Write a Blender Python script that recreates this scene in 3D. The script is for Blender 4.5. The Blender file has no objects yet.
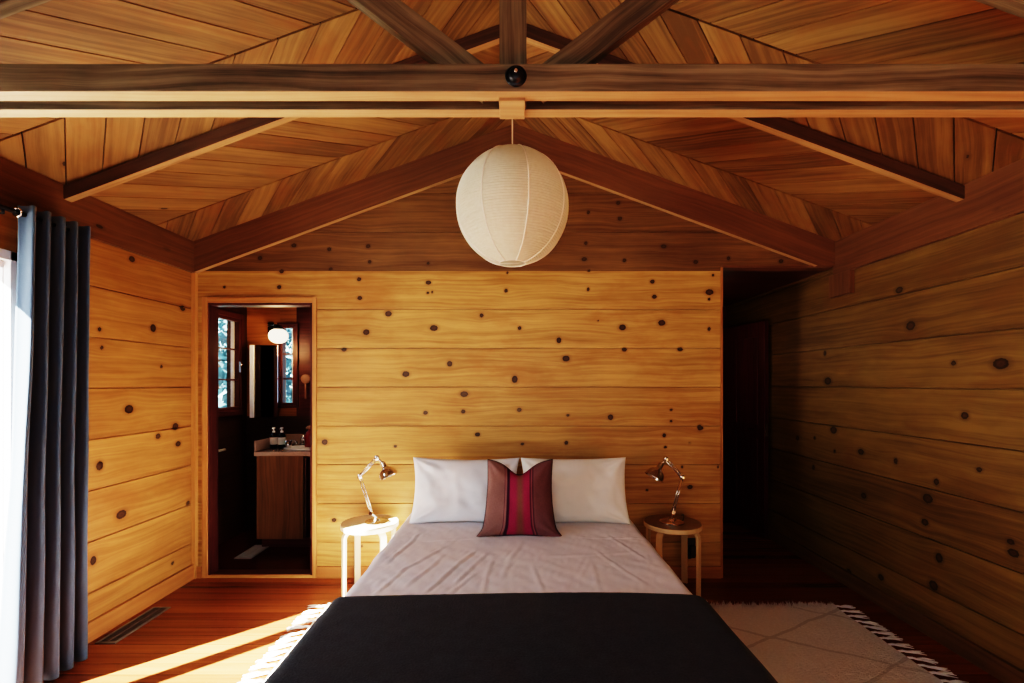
import bpy, bmesh, math, random
import numpy as np
from mathutils import Vector, Matrix, noise

random.seed(7)
PI = math.pi
COL = bpy.context.scene.collection

# ------------------------------------------------------------------ node helpers
class NT:
    def __init__(self, name):
        self.m = bpy.data.materials.new(name)
        self.m.use_nodes = True
        self.t = self.m.node_tree
        self.t.nodes.clear()
        self.out = self.t.nodes.new('ShaderNodeOutputMaterial')
    def n(self, typ, **kw):
        nd = self.t.nodes.new(typ)
        for k, v in kw.items():
            setattr(nd, k, v)
        return nd
    def put(self, sock, v):
        if isinstance(v, bpy.types.NodeSocket):
            self.t.links.new(v, sock)
        elif v is not None:
            sock.default_value = v
    def math(self, op, a, b=None, c=None, clamp=False):
        nd = self.n('ShaderNodeMath', operation=op, use_clamp=clamp)
        self.put(nd.inputs[0], a)
        if b is not None: self.put(nd.inputs[1], b)
        if c is not None: self.put(nd.inputs[2], c)
        return nd.outputs[0]
    def mix(self, f, a, b, mode='MIX'):
        nd = self.n('ShaderNodeMix', data_type='RGBA', blend_type=mode)
        self.put(nd.inputs[0], f); self.put(nd.inputs[6], a); self.put(nd.inputs[7], b)
        return nd.outputs[2]
    def ramp(self, f, stops, interp='LINEAR'):
        nd = self.n('ShaderNodeValToRGB')
        cr = nd.color_ramp
        cr.interpolation = interp
        while len(cr.elements) < len(stops): cr.elements.new(0.5)
        for e, (p, c) in zip(cr.elements, stops):
            e.position = p
            e.color = c if len(c) == 4 else (*c, 1)
        self.put(nd.inputs[0], f)
        return nd.outputs[0]
    def comb(self, x, y, z=0.0):
        nd = self.n('ShaderNodeCombineXYZ')
        self.put(nd.inputs[0], x); self.put(nd.inputs[1], y); self.put(nd.inputs[2], z)
        return nd.outputs[0]
    def sep(self, v):
        nd = self.n('ShaderNodeSeparateXYZ'); self.put(nd.inputs[0], v)
        return nd.outputs
    def noise(self, vec, scale=1.0, detail=2.0, rough=0.5, out=0):
        nd = self.n('ShaderNodeTexNoise')
        self.put(nd.inputs['Vector'], vec)
        nd.inputs['Scale'].default_value = scale
        nd.inputs['Detail'].default_value = detail
        nd.inputs['Roughness'].default_value = rough
        return nd.outputs[out]
    def attr(self, name):
        return self.n('ShaderNodeAttribute', attribute_name=name).outputs['Fac']
    def bump(self, h, strength=0.3, dist=0.01):
        nd = self.n('ShaderNodeBump')
        nd.inputs['Strength'].default_value = strength
        nd.inputs['Distance'].default_value = dist
        self.put(nd.inputs['Height'], h)
        return nd.outputs[0]
    def bsdf(self, base, rough=0.5, metal=0.0, normal=None, **kw):
        b = self.n('ShaderNodeBsdfPrincipled')
        self.put(b.inputs['Base Color'], base if not isinstance(base, tuple) or len(base) == 4 else (*base, 1))
        self.put(b.inputs['Roughness'], rough)
        self.put(b.inputs['Metallic'], metal)
        if normal is not None: self.put(b.inputs['Normal'], normal)
        for k, v in kw.items():
            self.put(b.inputs[k.replace('_', ' ')], v)
        self.t.links.new(b.outputs[0], self.out.inputs[0])
        return b

def c4(c): return (*c, 1.0)

def wood(name, light, dark, knot=(0.05, 0.02, 0.008), rough=0.45, vary=0.35, rnd=False, grain=1.0, bump=0.25, spec=0.35, stain=None, gl=1.0):
    """varnished board: UV is in metres, U along the grain"""
    t = NT(name)
    uv = t.n('ShaderNodeUVMap'); uv.uv_map = 'UVMap'
    u, v, _ = t.sep(uv.outputs[0])
    pid = t.attr('pid'); kn = t.attr('kn'); kw = t.attr('kw')
    off = t.math('MULTIPLY', pid, 57.3)
    uo = t.math('ADD', u, off)
    vw = t.math('ADD', v, kw)
    wob = t.noise(t.comb(t.math('MULTIPLY', uo, 1.6), t.math('MULTIPLY', v, 3.0), off), 1.0, 2.0)
    vv = t.math('ADD', vw, t.math('MULTIPLY', t.math('SUBTRACT', wob, 0.5), 0.07))
    rings = t.noise(t.comb(t.math('MULTIPLY', uo, 0.9), t.math('MULTIPLY', vv, 46.0), off), 1.0, 2.0, 0.55)
    fine = t.noise(t.comb(t.math('MULTIPLY', uo, 5.0), t.math('MULTIPLY', vv, 260.0), off), 1.0, 2.0, 0.6)
    blot = t.noise(t.comb(t.math('MULTIPLY', uo, 1.7), t.math('MULTIPLY', v, 7.0), off), 1.0, 4.0, 0.6)
    g = t.math('ADD', t.math('MULTIPLY', rings, 0.6), t.math('ADD', t.math('MULTIPLY', fine, 0.18), t.math('MULTIPLY', blot, 0.55)))
    g = t.math('MULTIPLY', t.math('SUBTRACT', g, 0.46), 2.7 * grain, clamp=False)
    g = t.math('ADD', g, t.math('MULTIPLY', t.math('SUBTRACT', t.math('FRACT', t.math('MULTIPLY', pid, 7.77)), 0.5), vary), clamp=False)
    g = t.math('MINIMUM', t.math('MAXIMUM', g, 0.0), 1.0)
    col = t.mix(g, c4(light), c4(dark))
    if stain is not None:
        s = t.noise(t.comb(t.math('MULTIPLY', uo, 2.2), t.math('MULTIPLY', v, 5.0), 3.3), 1.0, 4.0, 0.65)
        s = t.ramp(s, [(0.50, (0, 0, 0)), (0.72, (1, 1, 1))])
        col = t.mix(t.math('MULTIPLY', s, 0.6), col, c4(stain))
    k = kn
    if rnd:
        vo = t.n('ShaderNodeTexVoronoi', feature='F1')
        t.put(vo.inputs['Vector'], t.comb(t.math('MULTIPLY', uo, 2.3), t.math('MULTIPLY', v, 5.5), off))
        vo.inputs['Scale'].default_value = 1.0
        cr, cg, cb = t.sep(vo.outputs['Color'])
        rad = t.math('MULTIPLY', t.math('GREATER_THAN', cr, 0.5), t.math('ADD', 0.07, t.math('MULTIPLY', cg, 0.09)))
        k2 = t.math('SUBTRACT', 1.0, t.math('DIVIDE', vo.outputs['Distance'], t.math('ADD', rad, 0.0001)), clamp=True)
        k2 = t.math('MULTIPLY', k2, t.math('GREATER_THAN', rad, 0.01))
        k = t.math('MAXIMUM', kn, k2)
    wb = t.noise(t.comb(t.math('MULTIPLY', u, 90), t.math('MULTIPLY', v, 90), 0.0), 1.0, 2.0)
    k = t.math('ADD', k, t.math('MULTIPLY', t.math('SUBTRACT', wb, 0.5), 0.16))
    halo = t.ramp(k, [(0.12, (0, 0, 0)), (0.48, (1, 1, 1))])
    col = t.mix(t.math('MULTIPLY', halo, 0.38), col, c4(tuple(0.45 * x for x in dark)))
    core = t.ramp(k, [(0.50, (0, 0, 0)), (0.56, (1, 1, 1))])
    kc = t.ramp(k, [(0.52, tuple(0.35 * x for x in knot)), (0.64, tuple(0.6 * x for x in knot)), (0.8, tuple(1.25 * x for x in knot)), (0.95, tuple(0.8 * x for x in knot))])
    col = t.mix(core, col, kc)
    h = t.math('ADD', t.math('MULTIPLY', rings, 0.6), t.math('MULTIPLY', fine, 0.4))
    nrm = t.bump(h, bump, 0.004)
    t.bsdf(col, t.math('ADD', rough, t.math('MULTIPLY', blot, 0.12)), 0.0, nrm, Specular_IOR_Level=spec)
    return t.m

def plain(name, c, rough=0.5, metal=0.0, bump=0.0, bscale=200.0, var=0.0, spec=0.5, **kw):
    t = NT(name)
    tc = t.n('ShaderNodeTexCoord').outputs['Object']
    nz = t.noise(tc, bscale, 3.0)
    col = c4(c)
    if var > 0:
        n2 = t.noise(tc, 6.0, 4.0)
        f = t.math('MULTIPLY', t.math('ADD', t.math('MULTIPLY', n2, 0.6), t.math('MULTIPLY', nz, 0.4)), 1.0)
        col = t.mix(f, c4(tuple(x * (1 - var) for x in c)), c4(tuple(min(1, x * (1 + var)) for x in c)))
    nrm = t.bump(nz, bump, 0.003) if bump > 0 else None
    t.bsdf(col, rough, metal, nrm, Specular_IOR_Level=spec, **kw)
    return t.m

M = {}
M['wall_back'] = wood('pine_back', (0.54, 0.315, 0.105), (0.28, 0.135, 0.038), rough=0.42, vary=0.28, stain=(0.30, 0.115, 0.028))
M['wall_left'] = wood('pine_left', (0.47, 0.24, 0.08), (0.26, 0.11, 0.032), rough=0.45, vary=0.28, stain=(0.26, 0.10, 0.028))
M['wall_right'] = wood('pine_right_dimmed', (0.23, 0.135, 0.043), (0.105, 0.055, 0.018), rough=0.5, vary=0.5, stain=(0.15, 0.07, 0.02))  # darker pine: the dimness of this wall is put into its colour
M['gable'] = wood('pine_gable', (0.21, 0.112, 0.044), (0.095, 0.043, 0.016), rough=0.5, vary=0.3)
M['deck'] = wood('roof_deck', (0.26, 0.145, 0.056), (0.105, 0.052, 0.020), rough=0.5, vary=0.7, rnd=True, stain=(0.2, 0.07, 0.02))
M['redbeam'] = wood('fir_trim', (0.17, 0.076, 0.033), (0.09, 0.036, 0.017), rough=0.45, vary=0.3, rnd=True)
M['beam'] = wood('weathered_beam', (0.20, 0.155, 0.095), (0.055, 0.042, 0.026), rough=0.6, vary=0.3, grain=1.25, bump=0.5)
M['beam_pale_underlit'] = wood('pale_underlit_beam', (0.40, 0.24, 0.115), (0.24, 0.13, 0.06), rough=0.5, vary=0.2)  # pale foot block wood; on undersides it paints in light from below
M['darkbeam'] = wood('dark_rafter', (0.09, 0.045, 0.025), (0.035, 0.017, 0.01), rough=0.5, vary=0.3)
M['trim'] = wood('pine_trim', (0.50, 0.25, 0.09), (0.33, 0.14, 0.045), rough=0.45, vary=0.3)
M['basebd'] = wood('pine_baseboard', (0.42, 0.18, 0.06), (0.25, 0.09, 0.028), rough=0.45, vary=0.3, rnd=True)
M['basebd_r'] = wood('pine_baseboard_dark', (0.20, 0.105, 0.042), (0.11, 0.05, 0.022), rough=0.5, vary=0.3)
M['darkred'] = wood('stained_redwood', (0.085, 0.02, 0.016), (0.03, 0.007, 0.007), rough=0.4, vary=0.3)
M['doorred'] = wood('door_redwood', (0.11, 0.022, 0.022), (0.035, 0.007, 0.009), rough=0.4, vary=0.3)
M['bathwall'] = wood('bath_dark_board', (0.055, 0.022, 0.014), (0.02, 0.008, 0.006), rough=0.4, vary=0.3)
M['bathorange'] = wood('bath_pine', (0.42, 0.16, 0.05), (0.2, 0.07, 0.02), rough=0.45, vary=0.3)
M['vanity'] = wood('vanity_pine', (0.20, 0.095, 0.042), (0.09, 0.04, 0.018), rough=0.45, vary=0.3)
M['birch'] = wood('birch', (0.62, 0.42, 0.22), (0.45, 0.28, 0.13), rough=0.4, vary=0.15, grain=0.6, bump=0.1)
M['birch_top_reflect'] = wood('birch_top_dark_reflect', (0.28, 0.17, 0.08), (0.18, 0.10, 0.045), rough=0.35, vary=0.15, grain=0.6, bump=0.1)  # birch with a dark reflection painted into the seat top
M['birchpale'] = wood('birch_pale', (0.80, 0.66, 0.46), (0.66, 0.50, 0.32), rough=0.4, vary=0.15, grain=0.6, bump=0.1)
M['chrome'] = plain('chrome', (0.80, 0.76, 0.72), 0.09, 1.0)
M['chromewarm'] = plain('nickel', (0.62, 0.52, 0.46), 0.16, 1.0)
M['black'] = plain('black_metal', (0.012, 0.012, 0.014), 0.35, 0.6)
M['blackpl'] = plain('black_plastic', (0.01, 0.01, 0.012), 0.4)
M['gap'] = plain('dark_gap', (0.015, 0.007, 0.004), 0.9)
M['white'] = plain('white_enamel', (0.82, 0.82, 0.82), 0.3)
M['whiteframe'] = plain('painted_frame', (0.80, 0.74, 0.72), 0.45, bump=0.05, bscale=60)
M['mirror'] = plain('mirror', (0.85, 0.85, 0.85), 0.02, 1.0)
M['stone'] = plain('speckled_counter', (0.38, 0.27, 0.22), 0.15, bump=0.02, bscale=120, var=0.35)
M['ventmetal'] = plain('brushed_grille', (0.17, 0.155, 0.14), 0.45, 0.5)
M['ventpale'] = plain('pale_grille', (0.45, 0.43, 0.42), 0.45, 0.2)
M['bottleglass'] = plain('dark_bottle', (0.012, 0.008, 0.006), 0.1)
M['redglass'] = plain('red_bottle', (0.22, 0.02, 0.02), 0.2)
M['label'] = plain('paper_label', (0.72, 0.68, 0.58), 0.6)
M['brown'] = plain('brown_wood', (0.22, 0.11, 0.07), 0.5, var=0.3)
M['deckout'] = plain('outside_deck', (0.62, 0.60, 0.56), 0.8, var=0.2, bscale=10)
M['foliage'] = plain('foliage', (0.09, 0.18, 0.21), 0.7, var=0.6, bscale=9)

def emis(name, c, s):
    t = NT(name)
    e = t.n('ShaderNodeEmission'); e.inputs[0].default_value = c4(c); e.inputs[1].default_value = s
    t.t.links.new(e.outputs[0], t.out.inputs[0]); return t.m
M['globe'] = emis('lit_glass', (1.0, 0.78, 0.54), 2.2)

def glass():
    t = NT('window_glass')
    lw = t.n('ShaderNodeLayerWeight'); lw.inputs[0].default_value = 0.5
    fc = t.math('ADD', 0.04, t.math('MULTIPLY', t.math('POWER', lw.outputs['Facing'], 4.0), 0.6))
    tr = t.n('ShaderNodeBsdfTransparent'); gl = t.n('ShaderNodeBsdfGlossy'); gl.inputs['Roughness'].default_value = 0.02
    tr.inputs[0].default_value = (0.96, 0.98, 0.98, 1)
    mx = t.n('ShaderNodeMixShader')
    t.t.links.new(fc, mx.inputs[0]); t.t.links.new(tr.outputs[0], mx.inputs[1]); t.t.links.new(gl.outputs[0], mx.inputs[2])
    t.t.links.new(mx.outputs[0], t.out.inputs[0]); return t.m
M['glass'] = glass()

def fabric(name, c, rough=0.9, scale=700.0, bump=0.25, var=0.12, sheen=0.2, trans=0.0, blot=0.0):
    t = NT(name)
    tc = t.n('ShaderNodeTexCoord').outputs['Object']
    nz = t.noise(tc, scale, 2.0)
    n2 = t.noise(tc, 22.0, 4.0)
    f = t.math('ADD', t.math('MULTIPLY', nz, 0.6), t.math('MULTIPLY', n2, 0.4))
    col = t.mix(f, c4(tuple(x * (1 - var) for x in c)), c4(tuple(min(1, x * (1 + var)) for x in c)))
    nrm = t.bump(t.math('ADD', nz, t.math('MULTIPLY', n2, blot)), bump, 0.002)
    b = t.bsdf(col, rough, 0.0, nrm, Specular_IOR_Level=0.2, Sheen_Weight=sheen)
    if trans > 0:
        tl = t.n('ShaderNodeBsdfTranslucent'); t.put(tl.inputs[0], col)
        mx = t.n('ShaderNodeMixShader'); mx.inputs[0].default_value = trans
        t.t.links.new(b.outputs[0], mx.inputs[1]); t.t.links.new(tl.outputs[0], mx.inputs[2])
        t.t.links.new(mx.outputs[0], t.out.inputs[0])
    return t.m
M['sheet'] = fabric('white_cotton', (0.78, 0.76, 0.81), scale=400, bump=0.08, var=0.03, blot=6.0)
M['pillow_cool'] = fabric('pillow_cotton', (0.82, 0.82, 0.84), scale=400, bump=0.08, var=0.03, blot=6.0)
M['pillow_warm'] = fabric('pillow_linen', (0.80, 0.78, 0.72), scale=400, bump=0.08, var=0.03, blot=6.0)
M['blanket'] = fabric('charcoal_wool', (0.032, 0.034, 0.042), scale=130, bump=1.0, var=0.8, sheen=0.06)
M['curtain'] = fabric('slate_linen', (0.055, 0.088, 0.135), scale=500, bump=0.3, var=0.15, trans=0.12)
M['mattress'] = fabric('mattress_ticking', (0.7, 0.7, 0.68))
M['piping'] = fabric('dark_piping', (0.02, 0.018, 0.03))
M['tassel'] = fabric('tassel_wool', (0.82, 0.79, 0.74), scale=300, bump=0.4)

def cushion_mat():
    t = NT('woven_stripe_cushion')
    uv = t.n('ShaderNodeUVMap'); uv.uv_map = 'UVMap'
    u, v, _ = t.sep(uv.outputs[0])
    mauve = (0.24, 0.125, 0.11); mag = (0.30, 0.028, 0.085); dk = (0.045, 0.012, 0.03); olive = (0.20, 0.085, 0.06); pink = (0.30, 0.11, 0.11)
    m2 = (0.19, 0.085, 0.085)
    col = t.ramp(u, [(0.0, mauve), (0.27, mauve), (0.275, dk), (0.285, pink), (0.305, mauve), (0.315, dk), (0.345, dk), (0.36, mag), (0.44, mag), (0.49, olive), (0.53, olive), (0.58, mag), (0.65, mag), (0.665, dk), (0.69, pink), (0.70, dk), (0.72, m2), (1.0, m2)][:])
    w = t.noise(t.comb(t.math('MULTIPLY', u, 25.0), t.math('MULTIPLY', v, 240.0), 0.0), 1.0, 2.0)
    w2 = t.noise(t.comb(t.math('MULTIPLY', u, 260.0), t.math('MULTIPLY', v, 20.0), 0.0), 1.0, 2.0)
    ww = t.math('MULTIPLY', t.math('ADD', w, w2), 0.5)
    col = t.mix(t.math('MULTIPLY', ww, 0.7), col, (0.02, 0.008, 0.01, 1))
    col = t.mix(1.0, col, (1.3, 1.3, 1.3, 1), 'MULTIPLY')
    t.bsdf(col, 0.9, 0.0, t.bump(ww, 0.5, 0.002), Specular_IOR_Level=0.15)
    return t.m
M['cushion'] = cushion_mat()

def floor_mat(name, light, dark, line, w=0.088, rough=0.22):
    t = NT(name)
    tc = t.n('ShaderNodeNewGeometry').outputs['Position']
    x, y, z = t.sep(tc)
    k = t.math('DIVIDE', y, w)
    idn = t.math('FLOOR', k)
    wn = t.n('ShaderNodeTexWhiteNoise', noise_dimensions='1D'); t.put(wn.inputs['W'], idn)
    pid = wn.outputs[0]
    off = t.math('MULTIPLY', pid, 31.0)
    g1 = t.noise(t.comb(t.math('ADD', t.math('MULTIPLY', x, 0.8), off), t.math('MULTIPLY', y, 34.0), off), 1.0, 3.0, 0.6)
    g2 = t.noise(t.comb(t.math('ADD', t.math('MULTIPLY', x, 3.0), off), t.math('MULTIPLY', y, 220.0), off), 1.0, 2.0)
    g = t.math('ADD', t.math('ADD', t.math('MULTIPLY', g1, 0.7), t.math('MULTIPLY', g2, 0.2)), t.math('MULTIPLY', t.math('SUBTRACT', pid, 0.5), 0.5))
    g = t.math('MULTIPLY', t.math('SUBTRACT', g, 0.2), 1.6, clamp=True)
    col = t.mix(g, c4(light), c4(dark))
    fr = t.math('ABSOLUTE', t.math('SUBTRACT', t.math('FRACT', k), 0.5))
    ln = t.math('GREATER_THAN', fr, 0.484)
    col = t.mix(t.math('MULTIPLY', ln, 0.75), col, c4(line))
    h = t.math('SUBTRACT', t.math('MULTIPLY', g1, 0.15), ln)
    t.bsdf(col, rough, 0.0, t.bump(h, 0.25, 0.002), Specular_IOR_Level=0.5)
    return t.m
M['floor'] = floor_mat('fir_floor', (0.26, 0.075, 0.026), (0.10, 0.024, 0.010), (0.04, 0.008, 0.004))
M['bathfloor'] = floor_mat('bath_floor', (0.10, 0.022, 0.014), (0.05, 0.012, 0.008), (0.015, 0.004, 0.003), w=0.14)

def rug_mat():
    t = NT('cream_wool_rug')
    uv = t.n('ShaderNodeUVMap'); uv.uv_map = 'UVMap'
    u, v, _ = t.sep(uv.outputs[0])
    nz = t.noise(t.comb(t.math('MULTIPLY', u, 60.0), t.math('MULTIPLY', v, 90.0), 0.0), 1.0, 4.0, 0.7)
    n3 = t.noise(t.comb(u, v, 0.0), 5.0, 4.0, 0.6)
    wob = t.math('MULTIPLY', t.math('SUBTRACT', t.noise(t.comb(u, v, 1.0), 6.0, 2.0), 0.5), 0.05)
    a = t.math('ADD', t.math('ADD', t.math('MULTIPLY', u, 0.55), v), wob)
    b = t.math('ADD', t.math('SUBTRACT', t.math('MULTIPLY', u, 0.55), v), wob)
    la = t.math('ABSOLUTE', t.math('SUBTRACT', t.math('FRACT', t.math('DIVIDE', a, 0.52)), 0.5))
    lb = t.math('ABSOLUTE', t.math('SUBTRACT', t.math('FRACT', t.math('DIVIDE', b, 0.52)), 0.5))
    l = t.math('MAXIMUM', t.math('LESS_THAN', la, 0.022), t.math('LESS_THAN', lb, 0.022))
    col = t.mix(nz, (0.55, 0.53, 0.49, 1), (0.92, 0.91, 0.86, 1))
    col = t.mix(t.math('MULTIPLY', n3, 0.2), col, (0.40, 0.28, 0.22, 1))
    col = t.mix(t.math('MULTIPLY', l, 0.3), col, (0.14, 0.10, 0.085, 1))
    t.bsdf(col, 0.95, 0.0, t.bump(t.math('SUBTRACT', nz, t.math('MULTIPLY', l, 0.4)), 1.0, 0.012), Specular_IOR_Level=0.1, Sheen_Weight=0.3)
    return t.m
M['rug'] = rug_mat()

def paper_mat():
    t = NT('washi_paper')
    tc = t.n('ShaderNodeTexCoord').outputs['Object']
    nz = t.noise(tc, 60.0, 4.0)
    col = t.mix(nz, (0.76, 0.71, 0.56, 1), (0.88, 0.84, 0.70, 1))
    d = t.n('ShaderNodeBsdfDiffuse'); t.put(d.inputs[0], col)
    tl = t.n('ShaderNodeBsdfTranslucent'); t.put(tl.inputs[0], col)
    mx = t.n('ShaderNodeMixShader'); mx.inputs[0].default_value = 0.45
    t.t.links.new(d.outputs[0], mx.inputs[1]); t.t.links.new(tl.outputs[0], mx.inputs[2])
    t.t.links.new(mx.outputs[0], t.out.inputs[0])
    return t.m
M['paper'] = paper_mat()
M['bamboo'] = plain('paper_seam', (0.93, 0.86, 0.74), 0.7)

# ------------------------------------------------------------------ object helpers
def link(name, me, parent=None):
    o = bpy.data.objects.new(name, me)
    COL.objects.link(o)
    if parent is not None: o.parent = parent
    return o

def thing(name, label, cat, loc, group=None):
    o = bpy.data.objects.new(name, None)
    COL.objects.link(o)
    o.location = loc
    o['label'] = label; o['category'] = cat
    if group: o['group'] = group
    return o

def wloc(o):
    v = Vector((0, 0, 0))
    while o is not None:
        v += o.location; o = o.parent
    return v

def obj(name, bm, mat, parent=None, label=None, cat=None, group=None, kind=None, smooth=False, origin=None, bevel=0.0, sub=0):
    """links a bmesh built in world coordinates as ONE object"""
    me = bpy.data.meshes.new(name)
    bm.normal_update()
    bm.to_mesh(me); bm.free()
    mats = mat if isinstance(mat, list) else [mat]
    for m in mats: me.materials.append(M[m])
    o = link(name, me, parent)
    if parent is None:
        if origin is None:
            n = len(me.vertices)
            co = np.empty(n * 3); me.vertices.foreach_get('co', co); co = co.reshape(-1, 3)
            mn, mx = co.min(0), co.max(0)
            origin = Vector(((mn[0] + mx[0]) / 2, (mn[1] + mx[1]) / 2, mn[2]))
        o.location = origin
        me.transform(Matrix.Translation(-Vector(origin)))
    else:
        me.transform(Matrix.Translation(-wloc(parent)))
    if smooth:
        for p in me.polygons: p.use_smooth = True
    if smooth == 'auto':
        me.set_sharp_from_angle(angle=math.radians(35))
    if bevel > 0:
        md = o.modifiers.new('Bevel', 'BEVEL'); md.width = bevel; md.segments = 2; md.limit_method = 'ANGLE'
    if sub:
        md = o.modifiers.new('Subsurf', 'SUBSURF'); md.levels = sub; md.render_levels = sub
    if label: o['label'] = label
    if cat: o['category'] = cat
    if group: o['group'] = group
    if kind: o['kind'] = kind
    return o

def structure(name, bm, mat, **kw): return obj(name, bm, mat, kind='structure', **kw)

def newbm():
    bm = bmesh.new(); bm.loops.layers.uv.new('UVMap'); return bm

def add_box(bm, lo, hi, axis=None, mat=0, Mx=None, uvoff=None):
    """axis-aligned box lo..hi; UV in metres with U along the longest axis (or `axis`)"""
    lo, hi = Vector(lo), Vector(hi)
    d = hi - lo
    if axis is None: axis = max(range(3), key=lambda i: d[i])
    uv = bm.loops.layers.uv.verify()
    if uvoff is None: uvoff = (random.uniform(0, 20), random.uniform(0, 20))
    vs = [bm.verts.new((x, y, z)) for x in (lo.x, hi.x) for y in (lo.y, hi.y) for z in (lo.z, hi.z)]
    F = [(0, 1, 3, 2), (4, 6, 7, 5), (0, 4, 5, 1), (2, 3, 7, 6), (0, 2, 6, 4), (1, 5, 7, 3)]
    NA = [0, 0, 1, 1, 2, 2]
    for f, na in zip(F, NA):
        fc = bm.faces.new([vs[i] for i in f]); fc.material_index = mat
        oth = [i for i in range(3) if i != na]
        if axis in oth:
            ua, va = axis, [i for i in oth if i != axis][0]
        else:
            ua, va = oth
        for l in fc.loops:
            l[uv].uv = (l.vert.co[ua] + uvoff[0], l.vert.co[va] + uvoff[1] + na * 0.7)
    if Mx is not None:
        for v in vs: v.co = Mx @ v.co
    return vs

def add_beam(bm, p0, p1, w, h, up=(0, 0, 1), mat=0):
    """timber from p0 to p1 (centre line), w across, h along `up`"""
    p0, p1 = Vector(p0), Vector(p1)
    x = (p1 - p0); L = x.length; x.normalize()
    y = Vector(up).cross(x).normalized(); z = x.cross(y).normalized()
    R = Matrix((x, y, z)).transposed().to_4x4()
    Mx = Matrix.Translation((p0 + p1) / 2) @ R
    return add_box(bm, (-L / 2, -w / 2, -h / 2), (L / 2, w / 2, h / 2), 0, mat, Mx)

def add_tube(bm, pts, r, seg=10, cap=True, mat=0):
    pts = [Vector(p) for p in pts]
    rs = r if isinstance(r, (list, tuple)) else [r] * len(pts)
    uv = bm.loops.layers.uv.verify()
    rings = []
    prev = None
    acc = 0; al = []
    for i, p in enumerate(pts):
        if i: acc += (p - pts[i - 1]).length
        al.append(acc)
        if i == 0: d = pts[1] - p
        elif i == len(pts) - 1: d = p - pts[i - 1]
        else: d = (pts[i + 1] - p).normalized() + (p - pts[i - 1]).normalized()
        d.normalize()
        if prev is None:
            a = Vector((0, 0, 1)) if abs(d.z) < 0.9 else Vector((1, 0, 0))
            n = d.cross(a).normalized()
        else:
            n = (prev - d * prev.dot(d)).normalized()
        prev = n
        b = d.cross(n)
        rings.append([bm.verts.new(p + (n * math.cos(2 * PI * k / seg) + b * math.sin(2 * PI * k / seg)) * rs[i]) for k in range(seg)])
    for i in range(len(rings) - 1):
        for k in range(seg):
            f = bm.faces.new((rings[i][k], rings[i][(k + 1) % seg], rings[i + 1][(k + 1) % seg], rings[i + 1][k]))
            f.smooth = True; f.material_index = mat
            for l, (a, q) in zip(f.loops, ((i, k), (i, k + 1), (i + 1, k + 1), (i + 1, k))):
                l[uv].uv = (al[a], q / seg * 2 * PI * rs[a])
    if cap:
        for rg, s in ((rings[0], -1), (rings[-1], 1)):
            try:
                f = bm.faces.new(rg if s > 0 else rg[::-1]); f.material_index = mat
            except Exception: pass

def add_lathe(bm, prof, seg=32, Mx=None, mat=0):
    """prof: (r, z) list, revolved about local Z"""
    Mx = Mx or Matrix.Identity(4)
    uv = bm.loops.layers.uv.verify()
    rings = []
    for r, z in prof:
        if r < 1e-5: rings.append([bm.verts.new(Mx @ Vector((0, 0, z)))])
        else: rings.append([bm.verts.new(Mx @ Vector((r * math.cos(2 * PI * k / seg), r * math.sin(2 * PI * k / seg), z))) for k in range(seg)])
    for a, b in zip(rings, rings[1:]):
        for k in range(seg):
            k2 = (k + 1) % seg
            if len(a) == 1 and len(b) == 1: continue
            if len(a) == 1: vs = (a[0], b[k2], b[k])
            elif len(b) == 1: vs = (a[k], a[k2], b[0])
            else: vs = (a[k], a[k2], b[k2], b[k])
            try: f = bm.faces.new(vs)
            except Exception: continue
            f.smooth = True; f.material_index = mat
            inv = Mx.inverted()
            for l in f.loops:
                c = inv @ l.vert.co
                l[uv].uv = (c.x, c.y)

def rot_to(d):
    return Vector((0, 0, 1)).rotation_difference(Vector(d).normalized()).to_matrix().to_4x4()

# ------------------------------------------------------------------ plank wall
PL0, PLH = 1.39, 0.2825            # a board joint height and the board width
def joints(z0, z1):
    k = math.ceil((z0 - PL0) / PLH - 1e-6); r = []
    while PL0 + k * PLH < z1 - 1e-6:
        z = PL0 + k * PLH
        if z > z0 + 0.01: r.append(z)
        k += 1
    return r

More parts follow.
